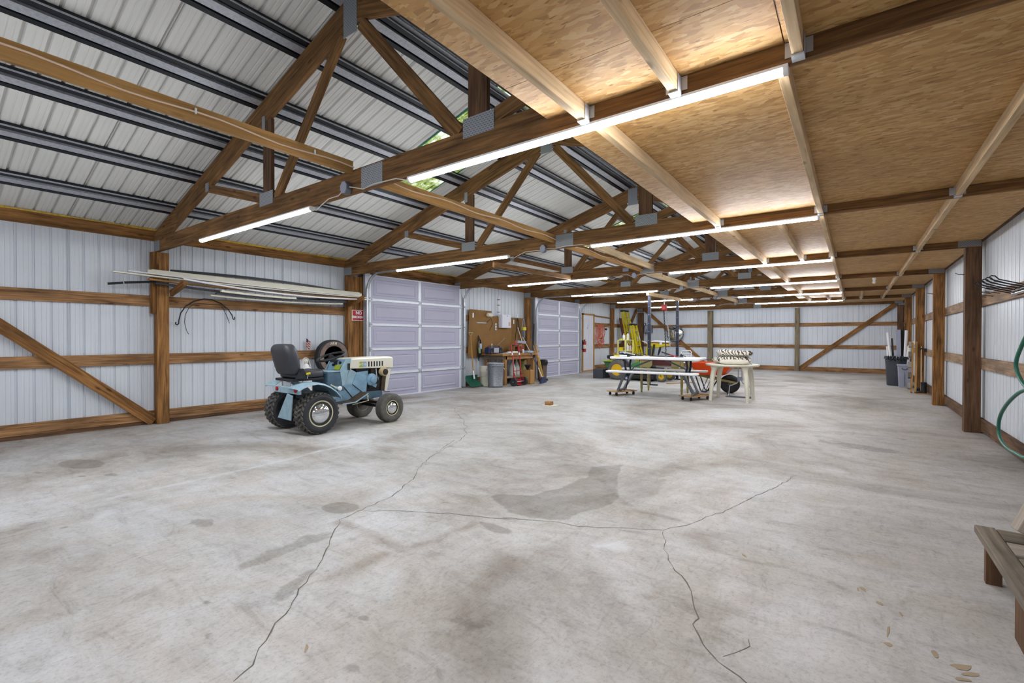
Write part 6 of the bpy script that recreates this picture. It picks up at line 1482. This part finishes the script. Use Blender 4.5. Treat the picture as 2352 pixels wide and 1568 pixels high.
tubeP('dark_slat', 'soot', (1.01, 15.84, .05), (1.0, 15.86, 1.45), .042, 'tall dark board standing upright in the bin', True, 'slat')
tubeP('white_tube', 'white', (1.03, 15.71, .05), (1.075, 15.74, 1.435), .034, 'tall white tube leaning to the hose wall in the bin')
t = thing('drain_elbow', 'white drain pipe with elbow sticking out of the bin', 'pipe', (1.1, 15.62, .1), 0, 'tubes standing in the charcoal bin')
m = MB(); m.tube([(1.03, 15.62, .06), (1.13, 15.60, .95)], .048, 16); m.build('pipe', 'white', t, True)
m = MB(); m.tube([(1.115, 15.60, .93), (1.135, 15.60, 1.0), (1.17, 15.60, 1.05), (1.25, 15.60, 1.12), (1.28, 15.60, 1.17)], [.05, .056, .056, .056, .05], 16); m.build('elbow', 'ivory', t, True)
# leaning slats with blocks
t = thing('slatted_rail', 'rough wooden rail with blocks leaning on the fourth hose wall post', 'wood rail', (1.12, 13.9, 0))
for k, (x0, y0, y1) in enumerate(((1.03, 13.72, 14.42), (1.10, 13.74, 14.48))):
    m = MB(); m.bar((x0, y0, .02), (x0+.075, y1, 1.12+.02*k), .035, .05); m.build('rail', 'strip', t)
for k in range(5):
    u = .07+.21*k; m = MB(); y = 13.72+.70*u; x = 1.02+.07*u
    m.bar((x-.03, y-.015, .02+1.1*u), (x-.03+.004, y+.075, .02+1.1*u+.115), .06, .05); m.build('block', 'oldwood' if k % 2 else 'greywood', t)
m = MB(); m.bar((1.20, 13.80, .02), (1.255, 14.44, 1.02), .022, .07); one(m, 'garden_stake', 'pale', 'thin pale stake leaning beside the blocked rail', 'stick')
for i, (x, y) in enumerate(((1.17, 14.10), (1.235, 13.68))):
    t = thing('rubber_boot', 'black rubber boot %s on the floor by the leaning rail' % ('toppled' if i == 0 else 'standing'), 'boot', (x, y, 0))
    m = MB()
    if i: m.lathe([(.05, 0), (.055, .02), (.05, .10), (.055, .25), (.06, .26), (.052, .26)], (x, y, 0), 'z', 14); m.ball((x-.06, y, .035), .05, 12, 0, 1.5, .9, .7)
    else: m.tube([(x+.06, y+.12, .05), (x, y, .055), (x-.03, y-.10, .045)], [.055, .05, .04], 12)
    m.build('boot_shaft', 'black', t, True)
m = MB(); m.box(1.09, 1.30, 13.60, 13.64, .001, .02); one(m, 'lath', 'strip', 'short lath lying on the floor before the boots', 'lath')
t = thing('wall_bracket', 'small black bracket on the hose wall middle girt behind the rail', 'bracket', (1.30, 14.1, .95))
m = MB(); m.box(1.26, 1.319, 14.06, 14.12, .92, 1.0); m.tube([(1.28, 14.09, .98), (1.22, 14.07, 1.0), (1.20, 14.05, .97)], .014, 8); m.build('hook', 'black', t, True)
# nail hooks on the upper girt and posts
for k, (y, z) in enumerate(((8.20, 1.748), (7.85, 1.735), (7.52, 1.745), (7.46, 1.778), (7.27, 1.776), (8.02, 1.790), (7.95, 1.772))):
    m = MB(); m.tube([(XR, y, z-.01), (1.235, y+.0, z+.01), (1.20, y, z+.022)], .0045, 6); one(m, 'nail_hook', 'rust', 'long rusty nail hook in the upper girt before the hose wall post', 'hook', 'nail hooks in the upper girt')
for k in range(5):
    y = 7.06-.17*k; m = MB(); m.tube([(XR-.001, y, 1.70), (1.16, y, 1.75), (1.06, y, 1.795), (1.045, y, 1.815), (1.06, y, 1.83), (1.085, y, 1.825), (1.11, y-.01, 1.79), (XR-.001, y-.015, 1.715)], .006, 6); one(m, 'bent_hook', 'black', 'bent black wire hook on the upper girt above the green hose', 'hook', 'bent wire hooks on the upper girt', smooth=True)
for k, (z, r_) in enumerate(((1.715, .016), (1.678, .016))):
    m = MB(); m.tube([(1.296, 6.84, z), (1.296, 5.6, z)], r_, 12); one(m, 'chrome_pipe', 'chrome', '%s chrome pipe resting along the upper girt above the green hose' % ('upper' if k == 0 else 'lower'), 'pipe', smooth=True)
for y, z in ((TY[2]+.143, 2.06), (TY[3]+.143, 2.04)):
    m = MB(); m.tube([(1.163, y-.10, z), (1.10, y-.10, z+.01), (1.07, y-.10, z+.03)], .004, 6); m.tube([(1.163, y-.06, z+.01), (1.10, y-.06, z+.018)], .004, 6); one(m, 'post_nail', 'rust', 'rusty nails sticking out high on the %s hose wall post' % ('dark first' if y < 9 else 'second'), 'nail')
# green hose
ctrl = [(1.24, 5.70, 1.40), (1.22, 5.90, 1.30), (1.20, 6.07, 1.14), (1.20, 6.22, 1.0), (1.21, 6.20, .90), (1.22, 6.05, .81), (1.23, 5.85, .77), (1.20, 5.80, .79), (1.18, 6.0, .745), (1.18, 6.40, .60), (1.19, 6.72, .44), (1.20, 6.84, .30), (1.20, 6.78, .215), (1.20, 6.55, .165), (1.20, 6.20, .17), (1.20, 5.80, .22), (1.22, 5.5, .5), (1.24, 5.45, 1.0), (1.24, 5.55, 1.35)]
def smoothpath(c, n=8):
    out = []; k = len(c)
    for i in range(k-1):
        p0, p1, p2, p3 = [Vector(c[max(0, min(k-1, j))]) for j in (i-1, i, i+1, i+2)]
        for s in range(n):
            t = s/n; out.append(.5*((2*p1)+(p2-p0)*t+(2*p0-5*p1+4*p2-p3)*t*t+(3*p1-p0-3*p2+p3)*t**3))
    return out+[Vector(c[-1])]
t = thing('garden_hose', 'green garden hose looping down in a long curl from the wall', 'hose', (1.2, 6.2, .15))
m = MB(); m.tube(smoothpath(ctrl), .0155, 12); m.build('hose', 'hose', t, True)
m = MB(); m.lathe([(.05, 0), (.05, .10), (.07, .105), (.07, .115)], (1.20, 5.62, 1.36), 'x', 16); m.build('hose_hanger', 'black', t, True)
# low bench at the edge of the view with a leaning post
t = thing('low_platform', 'low grey plank platform on short legs beside the camera', 'platform', (.85, 2.6, 0))
m = MB(); m.box(.50, .575, 1.5, 3.33, .232, .27); m.build('side_plank', 'oldwood', t, bev=.004)
for i, (y0, y1) in enumerate(((3.17, 3.33), (2.98, 3.14), (2.78, 2.94), (2.58, 2.74), (2.38, 2.54), (2.18, 2.34), (1.98, 2.14))):
    m = MB(); m.box(.58, 1.14, y0, y1, .237, .266); m.build('plank', 'oldwood' if i % 2 == 0 else 'greywood', t, bev=.003)
m = MB(); m.box(1.145, 1.18, 1.5, 3.33, .232, .27); m.build('side_plank', 'oldwood', t)
for x, y in ((.535, 3.27), (.535, 2.62), (1.09, 3.27), (1.09, 2.62)):
    m = MB(); m.box(x, x+.058, y, y+.13 if y < 3 else 3.315, 0, .232); m.build('leg', 'darkpost', t)
m = MB(); m.bar((.665, 3.23, .292), (.94, 3.32, .98), .098, .098, 0, (0, 1, 0)); one(m, 'leaning_post', 'greywood', 'weathered square post leaning on the low platform', 'post', bev=.004)
# ---------------------------------------------------------------- world, camera, colour
w = bpy.data.worlds.new('overcast daylight'); SC.world = w; w.use_nodes = True
bg = w.node_tree.nodes['Background']; bg.inputs[0].default_value = (.86, .93, 1, 1); bg.inputs[1].default_value = .55
cam = bpy.data.cameras.new('camera'); co = bpy.data.objects.new('camera', cam); COL.objects.link(co); SC.camera = co
cam.sensor_width = 36; cam.sensor_fit = 'HORIZONTAL'; cam.lens = 1075.197/2352*36; cam.clip_start = .05; cam.clip_end = 200
yaw, pitch, roll = math.radians(36.2039), math.radians(.44227), math.radians(.11619)
fw = Vector((-math.sin(yaw), math.cos(yaw), 0)); rt = Vector((math.cos(yaw), math.sin(yaw), 0)); up = Vector((0, 0, 1))
f2 = fw*math.cos(pitch)-up*math.sin(pitch); u2 = up*math.cos(pitch)+fw*math.sin(pitch)
r3 = rt*math.cos(roll)+u2*math.sin(roll); u3 = u2*math.cos(roll)-rt*math.sin(roll)
R = Matrix((r3, u3, -f2)).transposed().to_4x4(); co.matrix_world = Matrix.Translation((0, 0, HGT)) @ R
vs = SC.view_settings; vs.view_transform = 'Standard'; vs.look = 'None'; vs.gamma = 1; vs.use_curve_mapping = False; vs.exposure = EXPOSURE
SC.display_settings.display_device = 'sRGB'
cy = SC.cycles; cy.max_bounces = 6; cy.diffuse_bounces = 4; cy.glossy_bounces = 3; cy.transmission_bounces = 3; cy.transparent_max_bounces = 6
cy.caustics_reflective = False; cy.caustics_refractive = False; cy.sample_clamp_indirect = 4
cy.use_adaptive_sampling = True; cy.adaptive_threshold = .02
